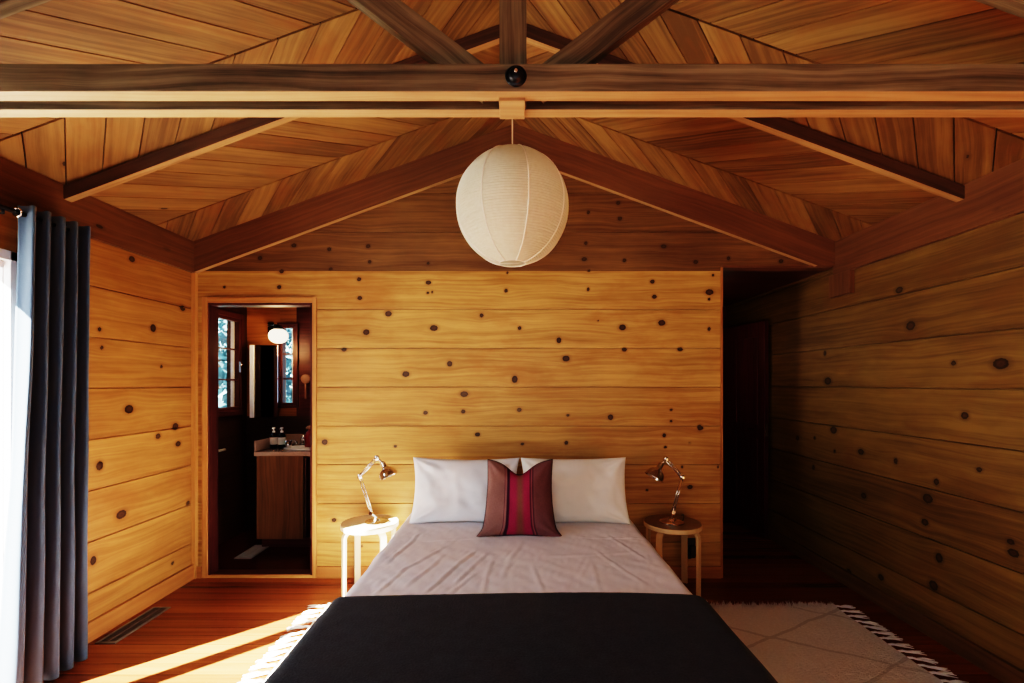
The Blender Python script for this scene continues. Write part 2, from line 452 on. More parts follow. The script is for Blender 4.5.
def plank_wall(name, mat, O, U, N, u0, u1, z0, z1, knots=(), openings=(), step=0.0125, clip=None, seed=0, kind='structure', vert=False, grooves=None, parent=None):
    """boarded wall surface with real grooves at the joints; knots and the grain around them are mesh attributes"""
    rnd = random.Random(seed)
    U, N, O = Vector(U), Vector(N), Vector(O)
    us = set(np.round(np.arange(u0, u1, step), 4).tolist() + [u1])
    zs = {}
    for z in np.arange(z0, z1, step): zs[round(float(z), 4)] = 0.0
    zs[round(z1, 4)] = 0.0
    js = grooves if grooves is not None else joints(z0, z1)
    for (a, b, c, d) in openings:
        us |= {x for x in (a, b) if u0 < x < u1}
        for z in (c, d):
            if z0 < z < z1: zs.setdefault(z, 0.0)
    for j in js:
        for z in [z for z in zs if abs(z - j) < 0.0065]: del zs[z]
        zs[j - 0.0042] = 0.0; zs[j - 0.0022] = -0.011; zs[j + 0.0022] = -0.011; zs[j + 0.0042] = 0.0
    us = np.array(sorted(us)); zl = sorted(zs); zz = np.array(zl); dep = np.array([zs[z] for z in zl])
    nu, nz = len(us), len(zz)
    UU, ZZ = np.meshgrid(us, zz)
    D = np.repeat(dep[:, None], nu, 1)
    P = np.array(O)[None, None, :] + UU[..., None] * np.array(U) + ZZ[..., None] * np.array((0, 0, 1.0)) + D[..., None] * np.array(N)
    verts = P.reshape(-1, 3)
    edges = [z0] + list(js) + [z1]
    plank = np.searchsorted(np.array(js), (zz[:-1] + zz[1:]) / 2)
    I = np.arange(nu * nz).reshape(nz, nu)
    uc = (us[:-1] + us[1:]) / 2; zc = (zz[:-1] + zz[1:]) / 2
    keep = np.ones((nz - 1, nu - 1), bool)
    for (a, b, c, d) in openings:
        keep &= ~(((uc > a) & (uc < b))[None, :] & ((zc > c) & (zc < d))[:, None])
    q = np.stack([I[:-1, :-1], I[:-1, 1:], I[1:, 1:], I[1:, :-1]], -1)
    # winding so that the face normal follows N
    if Vector(U).cross(Vector((0, 0, 1))).dot(N) < 0: q = q[..., ::-1]
    faces = q[keep]
    prow = np.repeat(plank[:, None], nu - 1, 1)[keep]
    me = bpy.data.meshes.new(name)
    me.from_pydata(verts.tolist(), [], faces.tolist())
    # attributes
    kn = np.zeros(nu * nz); kw = np.zeros(nu * nz)
    fu, fz = UU.ravel(), ZZ.ravel()
    kr = random.Random(seed + 5)
    for (ku, kz, r) in knots:
        ex = kr.uniform(1.0, 1.45)
        if kr.random() < 0.25: ex = kr.uniform(0.75, 0.95)
        dx = (fu - ku) / ex; dz = fz - kz
        dist = np.sqrt(dx * dx + dz * dz)
        kn = np.maximum(kn, np.clip(1 - dist / (2.5 * r), 0, 1))
        s = r * 1.9
        kw += -np.clip(dz, -s * 2.5, s * 2.5) * 0.62 * np.exp(-((fu - ku) ** 2 / (2 * (s * 1.7) ** 2) + dz * dz / (2 * (s * 1.1) ** 2)))
    a = me.attributes.new('kn', 'FLOAT', 'POINT'); a.data.foreach_set('value', kn)
    a = me.attributes.new('kw', 'FLOAT', 'POINT'); a.data.foreach_set('value', kw)
    pv = np.array([rnd.random() for _ in range(len(edges) + 2)])
    a = me.attributes.new('pid', 'FLOAT', 'FACE'); a.data.foreach_set('value', pv[prow])
    uvl = me.uv_layers.new(name='UVMap')
    li = np.empty(len(me.loops), dtype=np.int32); me.loops.foreach_get('vertex_index', li)
    uvs = np.stack([fu[li], fz[li]], -1)
    uvl.data.foreach_set('uv', uvs.ravel())
    me.materials.append(M[mat])
    if clip:
        bm = bmesh.new(); bm.from_mesh(me)
        for (co, no) in clip:
            bmesh.ops.bisect_plane(bm, geom=bm.verts[:] + bm.edges[:] + bm.faces[:], plane_co=co, plane_no=no, clear_outer=True)
        bm.to_mesh(me); bm.free()
    me.update()
    o = link(name, me, parent)
    if parent is None: o['kind'] = kind
    return o
KB= [(-2.128,2.12,0.009),(-1.728,2.12,0.013),(-1.709,2.231,0.009),(-1.145,2.177,0.013),(-1.14,2.04,0.013),(-1.352,2.252,0.009),(-1.069,2.299,0.009),(-0.641,2.294,0.009),(-0.639,2.153,0.013),(-0.644,2.078,0.009),(-0.611,2.083,0.009),(-0.931,1.925,0.018),(-1.093,1.791,0.018),(-1.255,1.664,0.013),(-0.599,1.821,0.018),(-0.251,1.913,0.013),(-0.484,1.56,0.018),(-0.804,1.485,0.018),(-0.378,1.339,0.018),(-0.66,1.203,0.013),(-0.385,1.212,0.013),(-1.396,0.989,0.018),(-0.281,1.045,0.013),(-0.881,0.958,0.009),(-0.063,2.224,0.009),(-0.073,2.094,0.013),(0.532,2.24,0.009),(0.527,2.104,0.013),(0.995,2.16,0.013),(1.01,2.05,0.013),(1.412,2.083,0.018),(1.409,2.031,0.009),(1.438,2.207,0.009),(-0.251,1.913,0.009),(0.026,1.821,0.013),(0.313,1.732,0.018),(0.598,1.873,0.006),(0.777,1.826,0.018),(1.064,1.859,0.018),(1.409,1.814,0.013),(0.791,1.664,0.013),(1.198,1.666,0.013),(0.365,1.598,0.018),(-0.009,1.447,0.023),(0.024,1.224,0.013),(0.379,1.184,0.009),(0.69,1.17,0.018),(1.132,1.224,0.009),(1.132,1.142,0.009),(0.047,0.975,0.009),(0.367,0.984,0.013),(1.082,1.038,0.013),(1.09,0.953,0.009),(1.341,1.095,0.018),(1.475,0.808,0.009),(1.268,0.982,0.006),(-1.328,0.42,0.013),(-1.124,0.23,0.009),(-1.175,0.077,0.006),(1.27,0.661,0.013),(1.212,0.807,0.009),(0.956,0.639,0.009),(1.355,1.092,0.009),(1.474,0.807,0.009),(0.746,2.734,0.012),(0.528,2.665,0.012),(0.758,2.62,0.012),(0.51,2.44,0.012),(1.078,2.417,0.012),(0.791,2.315,0.012),(0.498,2.324,0.012),(1.311,2.303,0.012),(1.551,2.33,0.012),(1.934,2.309,0.012),(-1.621,2.424,0.012),(-1.363,2.396,0.012),(-1.079,2.418,0.012),(-1.068,2.304,0.012),(-1.868,2.332,0.012),(-1.71,2.235,0.012)]
KR= [(2.775,1.758,0.0225),(2.259,1.513,0.0225),(2.503,1.526,0.01125),(2.44,1.251,0.01625),(3.449,1.075,0.0225),(3.667,0.991,0.01125),(3.89,0.964,0.01625),(3.437,0.921,0.01125),(3.175,0.955,0.01625),(2.884,0.941,0.01625),(3.681,0.759,0.01625),(2.605,0.872,0.01625),(2.364,0.984,0.01125),(3.149,0.665,0.01625),(2.66,0.766,0.0225),(2.678,0.627,0.01625),(2.214,0.672,0.01125),(2.202,0.623,0.01625),(2.588,0.457,0.0225),(2.623,0.29,0.0225),(3.001,0.179,0.01625),(3.289,0.1,0.01625),(3.545,1.644,0.01625),(3.512,1.435,0.0225),(2.858,1.985,0.01625)]
KL= [(2.876,2.178,0.0156),(3.044,1.776,0.021599999999999998),(3.313,1.947,0.0156),(2.652,1.723,0.010799999999999999),(2.667,1.621,0.010799999999999999),(3.115,1.529,0.010799999999999999),(2.854,1.261,0.021599999999999998),(3.243,1.119,0.021599999999999998),(3.086,1.071,0.0156),(2.653,0.953,0.021599999999999998),(2.799,0.637,0.021599999999999998),(2.613,0.433,0.021599999999999998),(3.367,0.559,0.0156),(3.216,0.187,0.010799999999999999),(3.269,0.997,0.0156)]

# ------------------------------------------------------------------ setting: shell
CX = -0.01                    # ridge line
ZR, SL = 3.29, 0.3667         # roof deck underside at the ridge, slope
TH = math.atan(SL)
YB, YF = 3.43, -1.6           # boarded end wall, wall behind the camera
XL, XR = -2.35, 2.33
def deck_z(x): return ZR - SL * abs(x - CX)

bm = newbm()
add_box(bm, (-2.8, YF, -0.1), (2.8, 5.4, 0.0), 0)
structure('floor', bm, 'floor')
bm = newbm()
add_box(bm, (-2.6, YB + 0.1, 0.0), (-1.2, 4.54, 0.006), 0)
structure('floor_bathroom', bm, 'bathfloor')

roofclip = [((CX, 0, ZR + 0.02), (math.sin(TH), 0, math.cos(TH))), ((CX, 0, ZR + 0.02), (-math.sin(TH), 0, math.cos(TH)))]
# back wall: lower boards and the darker gable boards above the joint at 2.2375
DO = (-2.245, -1.482, -0.01, 2.005)       # bathroom doorway
HO = (1.504, 2.40, -0.01, 2.267)          # passage
plank_wall('wall_back', 'wall_back', (0, YB, 0), (1, 0, 0), (0, -1, 0), XL, 2.33, 0.0, PL0 + 3 * PLH, KB, [DO, HO], seed=3)
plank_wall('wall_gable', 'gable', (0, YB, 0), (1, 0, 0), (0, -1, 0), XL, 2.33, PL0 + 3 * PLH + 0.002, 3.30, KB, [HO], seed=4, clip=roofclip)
plank_wall('wall_left', 'wall_left', (XL, 0, 0), (0, 1, 0), (1, 0, 0), YF, YB, 0.0, 2.46, KL, [(0.95, 2.2, -0.01, 1.99)], seed=5, step=0.0135)
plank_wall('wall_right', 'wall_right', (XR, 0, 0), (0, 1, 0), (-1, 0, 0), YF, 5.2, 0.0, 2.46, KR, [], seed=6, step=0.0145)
# outer leaves of the walls
bm = newbm()
add_box(bm, (XL - 0.14, YF, 0), (XL - 0.012, 0.95, 2.6)); add_box(bm, (XL - 0.14, 2.2, 0), (XL - 0.012, YB + 0.1, 2.6)); add_box(bm, (XL - 0.14, 0.95, 1.99), (XL - 0.012, 2.2, 2.6))
structure('wall_left_outer', bm, 'gap')
bm = newbm(); add_box(bm, (XR + 0.012, YF, 0), (XR + 0.12, 5.3, 2.6)); structure('wall_right_outer', bm, 'gap')
bm = newbm()
add_box(bm, (XL - 0.14, YB + 0.012, 0), (DO[0], YB + 0.1, 2.5)); add_box(bm, (DO[0], YB + 0.012, DO[3]), (DO[1], YB + 0.1, 2.5))
add_box(bm, (DO[1], YB + 0.012, 0), (HO[0], YB + 0.1, 2.5)); add_box(bm, (HO[0], YB + 0.012, 2.29), (XR, YB + 0.1, 2.5))
add_box(bm, (-1.8, YB + 0.012, 2.5), (1.8, YB + 0.1, 2.75)); add_box(bm, (-1.1, YB + 0.012, 2.75), (1.1, YB + 0.1, 3.0)); add_box(bm, (-0.5, YB + 0.012, 3.0), (0.5, YB + 0.1, 3.2))
structure('wall_back_inner', bm, 'darkred')

# roof deck: bands of diagonal boards, the direction swapping from band to band
def clip_poly(poly, a, b, c):       # keep a*x+b*y<=c
    out = []
    for i in range(len(poly)):
        p, q = poly[i], poly[(i + 1) % len(poly)]
        fp, fq = a * p[0] + b * p[1] - c, a * q[0] + b * q[1] - c
        if fp <= 0: out.append(p)
        if fp * fq < 0:
            t = fp / (fp - fq); out.append((p[0] + t * (q[0] - p[0]), p[1] + t * (q[1] - p[1])))
    return out
bm = newbm(); uvl = bm.loops.layers.uv.verify(); pidl = bm.faces.layers.float.new('pid')
SM = 2.42 / math.cos(TH)
bands = [3.54, 3.04, 2.52, 2.04, 1.54]
while bands[-1] > YF: bands.append(bands[-1] - 0.5)
for sg in (-1, 1):
    def P3(s, y, lift=0.0): return Vector((CX + sg * (s * math.cos(TH) + lift * math.sin(TH)), y, ZR - s * math.sin(TH) + lift * math.cos(TH)))
    for bi in range(len(bands) - 1):
        yb, ya = bands[bi], bands[bi + 1]
        inc = (bi % 2 == 0)
        ya += 0.003; yb -= 0.003
        q = -1 if inc else 1               # board joints: s + q*y = const
        step = 0.198
        lo = min(0 + q * ya, 0 + q * yb); hi = max(SM + q * ya, SM + q * yb)
        c = math.floor(lo / step) * step
        ofs = random.uniform(0, step)
        c -= ofs
        while c < hi:
            g = 0.0026; gs = g * 1.414
            poly = [(0, ya + g), (SM, ya + g), (SM, yb - g), (0, yb - g)]
            poly = clip_poly(poly, 1, q, c + step - gs)
            if poly: poly = clip_poly(poly, -1, -q, -(c + gs))
            if len(poly) >= 3:
                vs = [bm.verts.new(P3(*p)) for p in poly]
                vt = [bm.verts.new(P3(p[0], p[1], 0.009)) for p in poly]
                pid = random.random(); ou = random.uniform(0, 9)
                d = (0.7071, -q * 0.7071); e = (-d[1], d[0])
                fs = []
                try: fs.append((bm.faces.new(vs if sg > 0 else vs[::-1]), 0))
                except Exception: pass
                for i in range(len(poly)):
                    j = (i + 1) % len(poly)
                    try: fs.append((bm.faces.new((vs[i], vt[i], vt[j], vs[j])), 0))
                    except Exception: pass
                for f, _ in fs:
                    f[pidl] = pid
                    for l in f.loops:
                        v = l.vert.co
                        s = (ZR - v.z) / math.sin(TH); y = v.y
                        l[uvl].uv = (s * d[0] + y * d[1] + ou, s * e[0] + y * e[1])
            c += step
    vs = [P3(0, YF, .009), P3(SM + .15, YF, .009), P3(SM + .15, 3.56, .009), P3(0, 3.56, .009)]
    ws = [P3(0, YF, .09), P3(SM + .15, YF, .09), P3(SM + .15, 3.56, .09), P3(0, 3.56, .09)]
    a = [bm.verts.new(v) for v in vs]; b = [bm.verts.new(v) for v in ws]
    for f in ([a, b[::-1]] + [[a[i], b[i], b[(i + 1) % 4], a[(i + 1) % 4]] for i in range(4)]):
        bm.faces.new(f).material_index = 1
bmesh.ops.recalc_face_normals(bm, faces=[f for f in bm.faces if f.material_index == 1])
structure('ceiling', bm, ['deck', 'gap'])

# passage behind the end wall
bm = newbm(); add_box(bm, (1.40, YB + 0.1, 2.267), (XR, 5.2, 2.30), 0); structure('ceiling_passage', bm, 'darkred')
bm = newbm(); add_box(bm, (1.44, YB + 0.1, 0), (1.50, 5.2, 2.3)); structure('wall_passage_left', bm, 'darkred')
bm = newbm(); add_box(bm, (1.40, 5.2, 0), (XR + .1, 5.26, 2.3)); structure('wall_passage_end', bm, 'darkred')
# bathroom shell
bm = newbm()
add_box(bm, (-2.72, YB, 0), (-2.6, 3.82, 2.4)); add_box(bm, (-2.72, YB, 0), (-2.45, YB + 0.1, 2.4)); add_box(bm, (-2.72, 4.42, 0), (-2.6, 4.66, 2.4))
add_box(bm, (-2.72, 3.82, 0), (-2.6, 4.42, 1.17), 1); add_box(bm, (-2.72, 3.82, 2.02), (-2.6, 4.42, 2.4), 1)
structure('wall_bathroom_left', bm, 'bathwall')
bm = newbm()
add_box(bm, (-2.6, 4.54, 1.1), (-2.28, 4.66, 2.4), 0); add_box(bm, (-2.28, 4.54, 1.98), (-2.12, 4.66, 2.4), 0); add_box(bm, (-2.12, 4.54, 1.1), (-1.2, 4.66, 2.4), 0, mat=2)
add_box(bm, (-2.28, 4.54, 1.1), (-2.12, 4.66, 1.2), 0)
add_box(bm, (-2.6, 4.54, 0), (-1.2, 4.66, 1.1), 0, mat=1)
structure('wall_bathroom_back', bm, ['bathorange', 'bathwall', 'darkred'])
bm = newbm(); add_box(bm, (-1.2, YB + 0.1, 0), (-1.1, 4.66, 2.4)); structure('wall_bathroom_right', bm, 'darkred')
bm = newbm(); add_box(bm, (-2.72, YB + 0.1, 2.22), (-1.1, 4.66, 2.3), 0); structure('ceiling_bathroom', bm, 'doorred')
bm = newbm(); add_box(bm, (-4.1, 3.46, -0.05), (-2.74, 3.54, 3.0)); structure('wall_added_sunblock', bm, 'darkred')  # unseen wall added to keep direct sun off the bathroom window
# wall behind the camera with a big opening, closed by a glazed frame
bm = newbm()
add_box(bm, (-2.5, YF - 0.1, 0), (-1.5, YF, 3.4), 2); add_box(bm, (1.5, YF - 0.1, 0), (2.5, YF, 3.4), 2)
add_box(bm, (-1.5, YF - 0.1, 2.2), (1.5, YF, 3.4), 0); add_box(bm, (-1.5, YF - 0.1, 0), (1.5, YF, 0.7), 0)
structure('wall_front', bm, 'wall_left')
bm = newbm()
for x in (-1.5, -0.52, 0.46, 1.44): add_box(bm, (x, YF - 0.08, 0.7), (x + 0.06, YF - 0.02, 2.2))
for z in (0.7, 2.14): add_box(bm, (-1.5, YF - 0.075, z), (1.5, YF - 0.025, z + 0.06))
structure('window_3', bm, 'darkred')

# trims
n = [0]
def trim(bm, mat='trim', **kw):
    n[0] += 1
    return structure('trim_%d' % n[0], bm, mat, **kw)
# wall plates
bm = newbm(); add_box(bm, (XL, YF, 2.2165), (XL + 0.03, YB, 2.44), 1); trim(bm, 'redbeam', bevel=.002)
bm = newbm(); add_box(bm, (XR - 0.03, YF, 2.2), (XR, YB - .02, 2.44), 1); trim(bm, 'redbeam', bevel=.002)
# sloping boards along the gable
for sg in (-1, 1):
    bm = newbm()
    L = (2.37 if sg < 0 else 2.37)
    vd = 0.222
    p0 = Vector((CX, YB - 0.022, ZR - vd / 2)); p1 = Vector((CX + sg * L, YB - 0.022, ZR - SL * L - vd / 2))
    add_beam(bm, p0 - (p1 - p0).normalized() * 0.06, p1, 0.04, vd * math.cos(TH))
    g = bm.verts[:] + bm.edges[:] + bm.faces[:]
    bmesh.ops.bisect_plane(bm, geom=g, plane_co=(CX, 0, 0), plane_no=(-sg, 0, 0), clear_outer=True)
    g = bm.verts[:] + bm.edges[:] + bm.faces[:]
    bmesh.ops.bisect_plane(bm, geom=g, plane_co=((XR - 0.012) if sg > 0 else (XL + 0.002), 0, 0), plane_no=(sg, 0, 0), clear_outer=True)
    if sg > 0:
        g = bm.verts[:] + bm.edges[:] + bm.faces[:]
        bmesh.ops.bisect_plane(bm, geom=g, plane_co=(0, 0, 2.267), plane_no=(0, 0, -1), clear_outer=True)
    o = trim(bm, ['redbeam', 'beam_pale_underlit'])
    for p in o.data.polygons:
        if p.normal.z < -0.7: p.material_index = 1  # lower edge painted lighter, as if lit from below
# lining of the passage opening
bm = newbm()
add_box(bm, (HO[0] - 0.004, YB - 0.008, 2.262), (XR - .01, YB + 0.1, 2.276), 0)
trim(bm, 'redbeam')
bm = newbm()
add_box(bm, (HO[0] - 0.012, YB - 0.006, 0), (HO[0] + 0.004, YB + 0.1, 2.262), 2)
trim(bm, 'basebd')
# short boards where the right wall meets the passage
bm = newbm(); add_box(bm, (XR - 0.035, YB - 0.20, 2.04), (XR - .002, YB + 0.02, 2.2), 2); trim(bm, 'redbeam', bevel=.003)
# corner post left
bm = newbm(); add_box(bm, (XL, YB - 0.03, 0), (XL + 0.03, YB, 2.22), 2); trim(bm, 'trim', bevel=.002)
# bathroom door casing, jambs, threshold
bm = newbm()
add_box(bm, (-2.285, YB - 0.014, 0), (-2.245, YB, 2.045), 2)
add_box(bm, (-1.482, YB - 0.014, 0), (-1.452, YB, 2.045), 2)
add_box(bm, (-2.245, YB - 0.014, 2.005), (-1.482, YB, 2.045), 0)
trim(bm, 'trim', bevel=.003)
bm = newbm()
add_box(bm, (-2.246, YB - 0.005, 0.0), (-2.234, YB + 0.10, 2.006), 2)
add_box(bm, (-1.5, YB - 0.005, 0.0), (-1.481, YB + 0.10, 2.006), 2)
add_box(bm, (-2.234, YB - 0.004, 1.988), (-1.5, YB + 0.10, 2.006), 0)
trim(bm, 'darkred', bevel=.002)
bm = newbm(); add_box(bm, (-2.25, YB - 0.012, 0.0), (-1.475, YB + 0.015, 0.02), 0); trim(bm, 'trim', bevel=.004)
bm = newbm(); add_box(bm, (-2.25, YB + 0.016, 0.0), (-1.475, YB + 0.11, 0.016), 0); trim(bm, 'darkred', bevel=.002)
# baseboards
bm = newbm(); add_box(bm, (XL, 2.2, 0), (XL + 0.02, YB - .03, 0.108), 1); structure('baseboard_left', bm, 'basebd', bevel=.002)
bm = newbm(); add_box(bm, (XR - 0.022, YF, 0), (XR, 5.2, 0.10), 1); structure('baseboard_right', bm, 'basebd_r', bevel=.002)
bm = newbm()
add_box(bm, (XL + 0.02, YB - 0.018, 0), (-2.286, YB, 0.085), 0); add_box(bm, (-1.45, YB - 0.018, 0), (1.492, YB, 0.085), 0)
structure('baseboard_back', bm, 'basebd', bevel=.002)

# glazed door in the left wall
bm = newbm()
X0, X1 = XL - 0.06, XL - 0.015
for (a, b, c, d) in ((0.95, 1.02, 0.0, 1.99), (1.60, 1.70, 0.0, 1.99), (2.165, 2.2, 0, 1.99), (1.02, 1.60, 1.92, 1.99), (1.70, 2.165, 1.95, 1.99), (1.02, 1.60, 0, 0.09), (1.70, 2.165, 0, 0.06)):
    add_box(bm, (X0, a, c), (X1, b, d), 2 if d - c > 1 else 1)
dr = structure('door_1', bm, 'whiteframe', bevel=.003)
bm = newbm(); add_box(bm, (X0 + .018, 1.02, .09), (X0 + .024, 1.60, 1.92)); add_box(bm, (X0 + .018, 1.70, .06), (X0 + .024, 2.165, 1.95))
obj('door_pane', bm, 'glass', dr)
bm = newbm()
for (a, b, c, d) in ((2.168, 2.21, 0, 2.03), (0.93, 2.21, 1.985, 2.03), (0.93, 0.955, 0, 2.0)):
    add_box(bm, (XL - 0.015, a, c), (XL + 0.018, b, d), 2 if d - c > 1 else 1)
trim(bm, 'whiteframe', bevel=.003)

# passage door: leaf standing open along the right wall
a0 = Vector((2.285, 4.29, 0)); a1 = Vector((2.175, 5.03, 0)); dd = (a1 - a0).normalized(); nn = Vector((dd.y, -dd.x, 0))
Rz = math.atan2(dd.y, dd.x)
W = (a1 - a0).length
Mx = Matrix.Translation(a0) @ Matrix.Rotation(Rz, 4, 'Z')
bm = newbm(); add_box(bm, (0, -0.022, 0.015), (W, 0.022, 1.99), 2, 0, Mx)
for (x0, x1, z0, z1) in ((0.09, 0.34, 0.2, 0.9), (0.41, 0.66, 0.2, 0.9), (0.09, 0.34, 1.03, 1.85), (0.41, 0.66, 1.03, 1.85)):
    add_box(bm, (x0, 0.022, z0), (x1, 0.028, z1), 2, 0, Mx)
dr = structure('door_2', bm, 'doorred', bevel=.003)
bm = newbm()
add_box(bm, (-0.003, -0.012, 0.93), (0.0, 0.012, 1.05), 2, 0, Mx)
for s in (-1, 1):
    pts = [Mx @ Vector((0.06, s * 0.02, 0.99)), Mx @ Vector((0.06, s * 0.06, 0.99)), Mx @ Vector((0.085, s * 0.067, 0.99)), Mx @ Vector((0.16, s * 0.067, 0.988))]
    if s < 0: pts = pts[:2]
    add_tube(bm, pts, 0.009, 10)
obj('door_handle', bm, 'chromewarm', dr, smooth='auto')

# outside: decking, and trees seen through the small windows
bm = newbm(); add_box(bm, (-9, -5, -0.25), (XL - 0.14, 3.6, -0.05), 1); structure('ground', bm, 'deckout')
bm = newbm(); add_box(bm, (-14, 3.6, -1.2), (2, 14, -1.0), 0); structure('ground_garden', bm, 'foliage')
def tree(loc, h, r, label, seed):
    rr = random.Random(seed)
    t = thing('garden_tree', label, 'tree', loc, None)
    bm = newbm(); L = Vector(loc)
    add_tube(bm, [L, L + Vector((0.05, 0, h * .35)), L + Vector((0, 0.05, h * .75))], [.14, .11, .05], 8)
    obj('trunk', bm, 'brown', t)
    bm = newbm()
    for i in range(2600):
        th, ph = rr.uniform(0, 2 * PI), math.acos(rr.uniform(-1, 1)); q = rr.random() ** 0.4 * r
        c = L + Vector((q * math.sin(ph) * math.cos(th), q * math.sin(ph) * math.sin(th), h * .62 + 1.25 * q * math.cos(ph)))
        a = Vector((rr.uniform(-1, 1), rr.uniform(-1, 1), rr.uniform(-1, 1))).normalized() * rr.uniform(.08, .17)
        b = a.cross(Vector((rr.uniform(-1, 1), rr.uniform(-1, 1), rr.uniform(-1, 1)))).normalized() * rr.uniform(.04, .08)
        v = [bm.verts.new(c + x) for x in (-a, b, a, -b)]
        bm.faces.new(v)
    obj('leaves', bm, 'foliage', t)
tree((-4.75, 7.4, -1.0), 4.2, 1.5, 'leafy tree outside the narrow side window of the bathroom', 1)
tree((-6.0, 12.6, -1.0), 4.8, 1.8, 'leafy tree outside beyond the bathroom window next to the mirror cabinet', 2)

# bathroom windows
def small_window(name, kind, a, b, z0, z1, rails):
    """kind 'L' on the left bathroom wall (a..b along Y), 'B' on its back wall (a..b along X)"""
    def bx(bm, p0, p1, q0, q1, r0, r1, axis=None):
        if kind == 'L': add_box(bm, (-2.6 + q0, p0, r0), (-2.6 + q1, p1, r1), axis)
        else: add_box(bm, (p0, 4.54 - q1, r0), (p1, 4.54 - q0, r1), axis)
    bm = newbm(); f = 0.03
    bx(bm, a, a + f, -0.05, 0.012, z0, z1, 2); bx(bm, b - f, b, -0.05, 0.012, z0, z1, 2)
    bx(bm, a + f, b - f, -0.05, 0.012, z0, z0 + f); bx(bm, a + f, b - f, -0.05, 0.012, z1 - f, z1)
    for r in rails: bx(bm, a + f, b - f, -0.03, 0.0, r - 0.007, r + 0.007)
    c = 0.045 if kind == 'L' else 0.02
    bx(bm, a - c, a, 0, 0.02, z0 - c, z1 + c, 2); bx(bm, b, b + c, 0, 0.02, z0 - c, z1 + c, 2)
    bx(bm, a, b, 0, 0.02, z1, z1 + c); bx(bm, a, b, 0, 0.035, z0 - c, z0)
    w = structure(name, bm, 'darkred', bevel=.002)
    bm = newbm(); bx(bm, a + f, b - f, -0.02, -0.016, z0 + f, z1 - f); obj('window_pane', bm, 'glass', w)
    bm = newbm(); bx(bm, b - f - 0.028, b - f, -0.048, -0.03, z0 + f, z1 - f); obj('exterior_trim', bm, 'whiteframe', w)
    return w
w1 = small_window('window_1', 'L', 3.82, 4.42, 1.17, 2.02, (1.45, 1.73))
bm = newbm(); add_box(bm, (-2.588, 4.39, 1.52), (-2.57, 4.41, 1.62)); add_tube(bm, [(-2.58, 4.4, 1.6), (-2.555, 4.39, 1.6), (-2.552, 4.36, 1.585)], .006, 8)
obj('window_latch', bm, 'chrome', w1)
small_window('window_2', 'B', -2.28, -2.12, 1.2, 1.98, (1.46, 1.70))

# ------------------------------------------------------------------ roof timbers
t = thing('roof_truss', 'weathered timber truss crossing the whole room, doubled tie beam with king post and diagonal braces', 'roof truss', (CX, 1.55, 2.35))
H0, H1 = 2.350, 2.440
bm = newbm(); add_box(bm, (-2.3, 1.50, H0), (2.28, 1.553, H1), 0); o = obj('tie_beam', bm, ['beam', 'beam_pale_underlit'], t, bevel=.003)
bm = newbm(); add_box(bm, (-2.3, 1.600, H0), (2.28, 1.648, H1), 0); o2 = obj('tie_beam', bm, ['beam', 'beam_pale_underlit'], t, bevel=.003)
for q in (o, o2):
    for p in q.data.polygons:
        if p.normal.z < -0.9: p.material_index = 1  # undersides painted lighter for the light coming up from the floor
bm = newbm(); add_box(bm, (-2.3, 1.553, H0 + 0.035), (2.28, 1.600, H1 - 0.01), 0); obj('gap_shade_board', bm, 'darkbeam', t)  # dark board standing in for the shade between the tie beams
bm = newbm(); add_box(bm, (CX - 0.045, 1.555, H0 - 0.004), (CX + 0.045, 1.598, 3.2), 2); obj('king_post', bm, 'beam', t, bevel=.003)
bm = newbm(); add_box(bm, (CX - 0.046, 1.532, H0 - 0.010), (CX + 0.040, 1.640, H0 + .001), 0); obj('foot_block', bm, 'beam_pale_underlit', t, bevel=.002)
for sg in (-1, 1):
    bm = newbm()
    a = Vector((CX + sg * 0.075, 1.5765, 2.404)); dn = Vector((sg * 0.2695, 0, 0.205)).normalized()
    add_beam(bm, a, a + dn * 0.86, 0.043, 0.092)
    obj('diagonal_brace', bm, 'beam', t, bevel=.003)
    bm = newbm()
    p0 = Vector((CX, 1.476, ZR - 0.0575)); p1 = Vector((CX + sg * 2.28, 1.476, ZR - SL * 2.28 - 0.0575))
    add_beam(bm, p0, p1, 0.042, 0.108); obj('top_chord', bm, 'beam', t, bevel=.003)
bm = newbm()
Mb = Matrix.Translation((0.0, 1.50, 2.398)) @ rot_to((0, -1, 0))
add_lathe(bm, [(0, 0), (0.034, 0), (0.034, 0.004), (0.028, 0.007), (0.024, 0.008), (0.022, 0.016), (0.014, 0.021), (0, 0.022)], 28, Mb)
obj('bolt', bm, 'black', t)
bm = newbm(); add_tube(bm, [(0.0, 1.478, 2.4), (0, 1.471, 2.4)], 0.006, 6); obj('bolt_end', bm, 'chrome', t)

for sg, lab in ((-1, 'dark slim rafter on the left roof slope between tie beam and gable'), (1, 'dark slim rafter on the right roof slope between tie beam and gable')):
    bm = newbm()
    h = 0.07
    p0 = Vector((CX, 2.43, ZR - h / 2 - 0.004)); p1 = Vector((CX + sg * 2.318, 2.43, ZR - SL * 2.318 - h / 2 - 0.012))
    add_beam(bm, p0, p1, 0.042, h * math.cos(TH))
    g = bm.verts[:] + bm.edges[:] + bm.faces[:]
    bmesh.ops.bisect_plane(bm, geom=g, plane_co=(CX, 0, 0), plane_no=(-sg, 0, 0), clear_outer=True)
    o = obj('rafter', bm, ['darkbeam', 'beam_pale_underlit'], None, lab, 'rafter')
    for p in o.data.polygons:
        if p.normal.z < -0.5: p.material_index = 1  # lit underside put into the colour

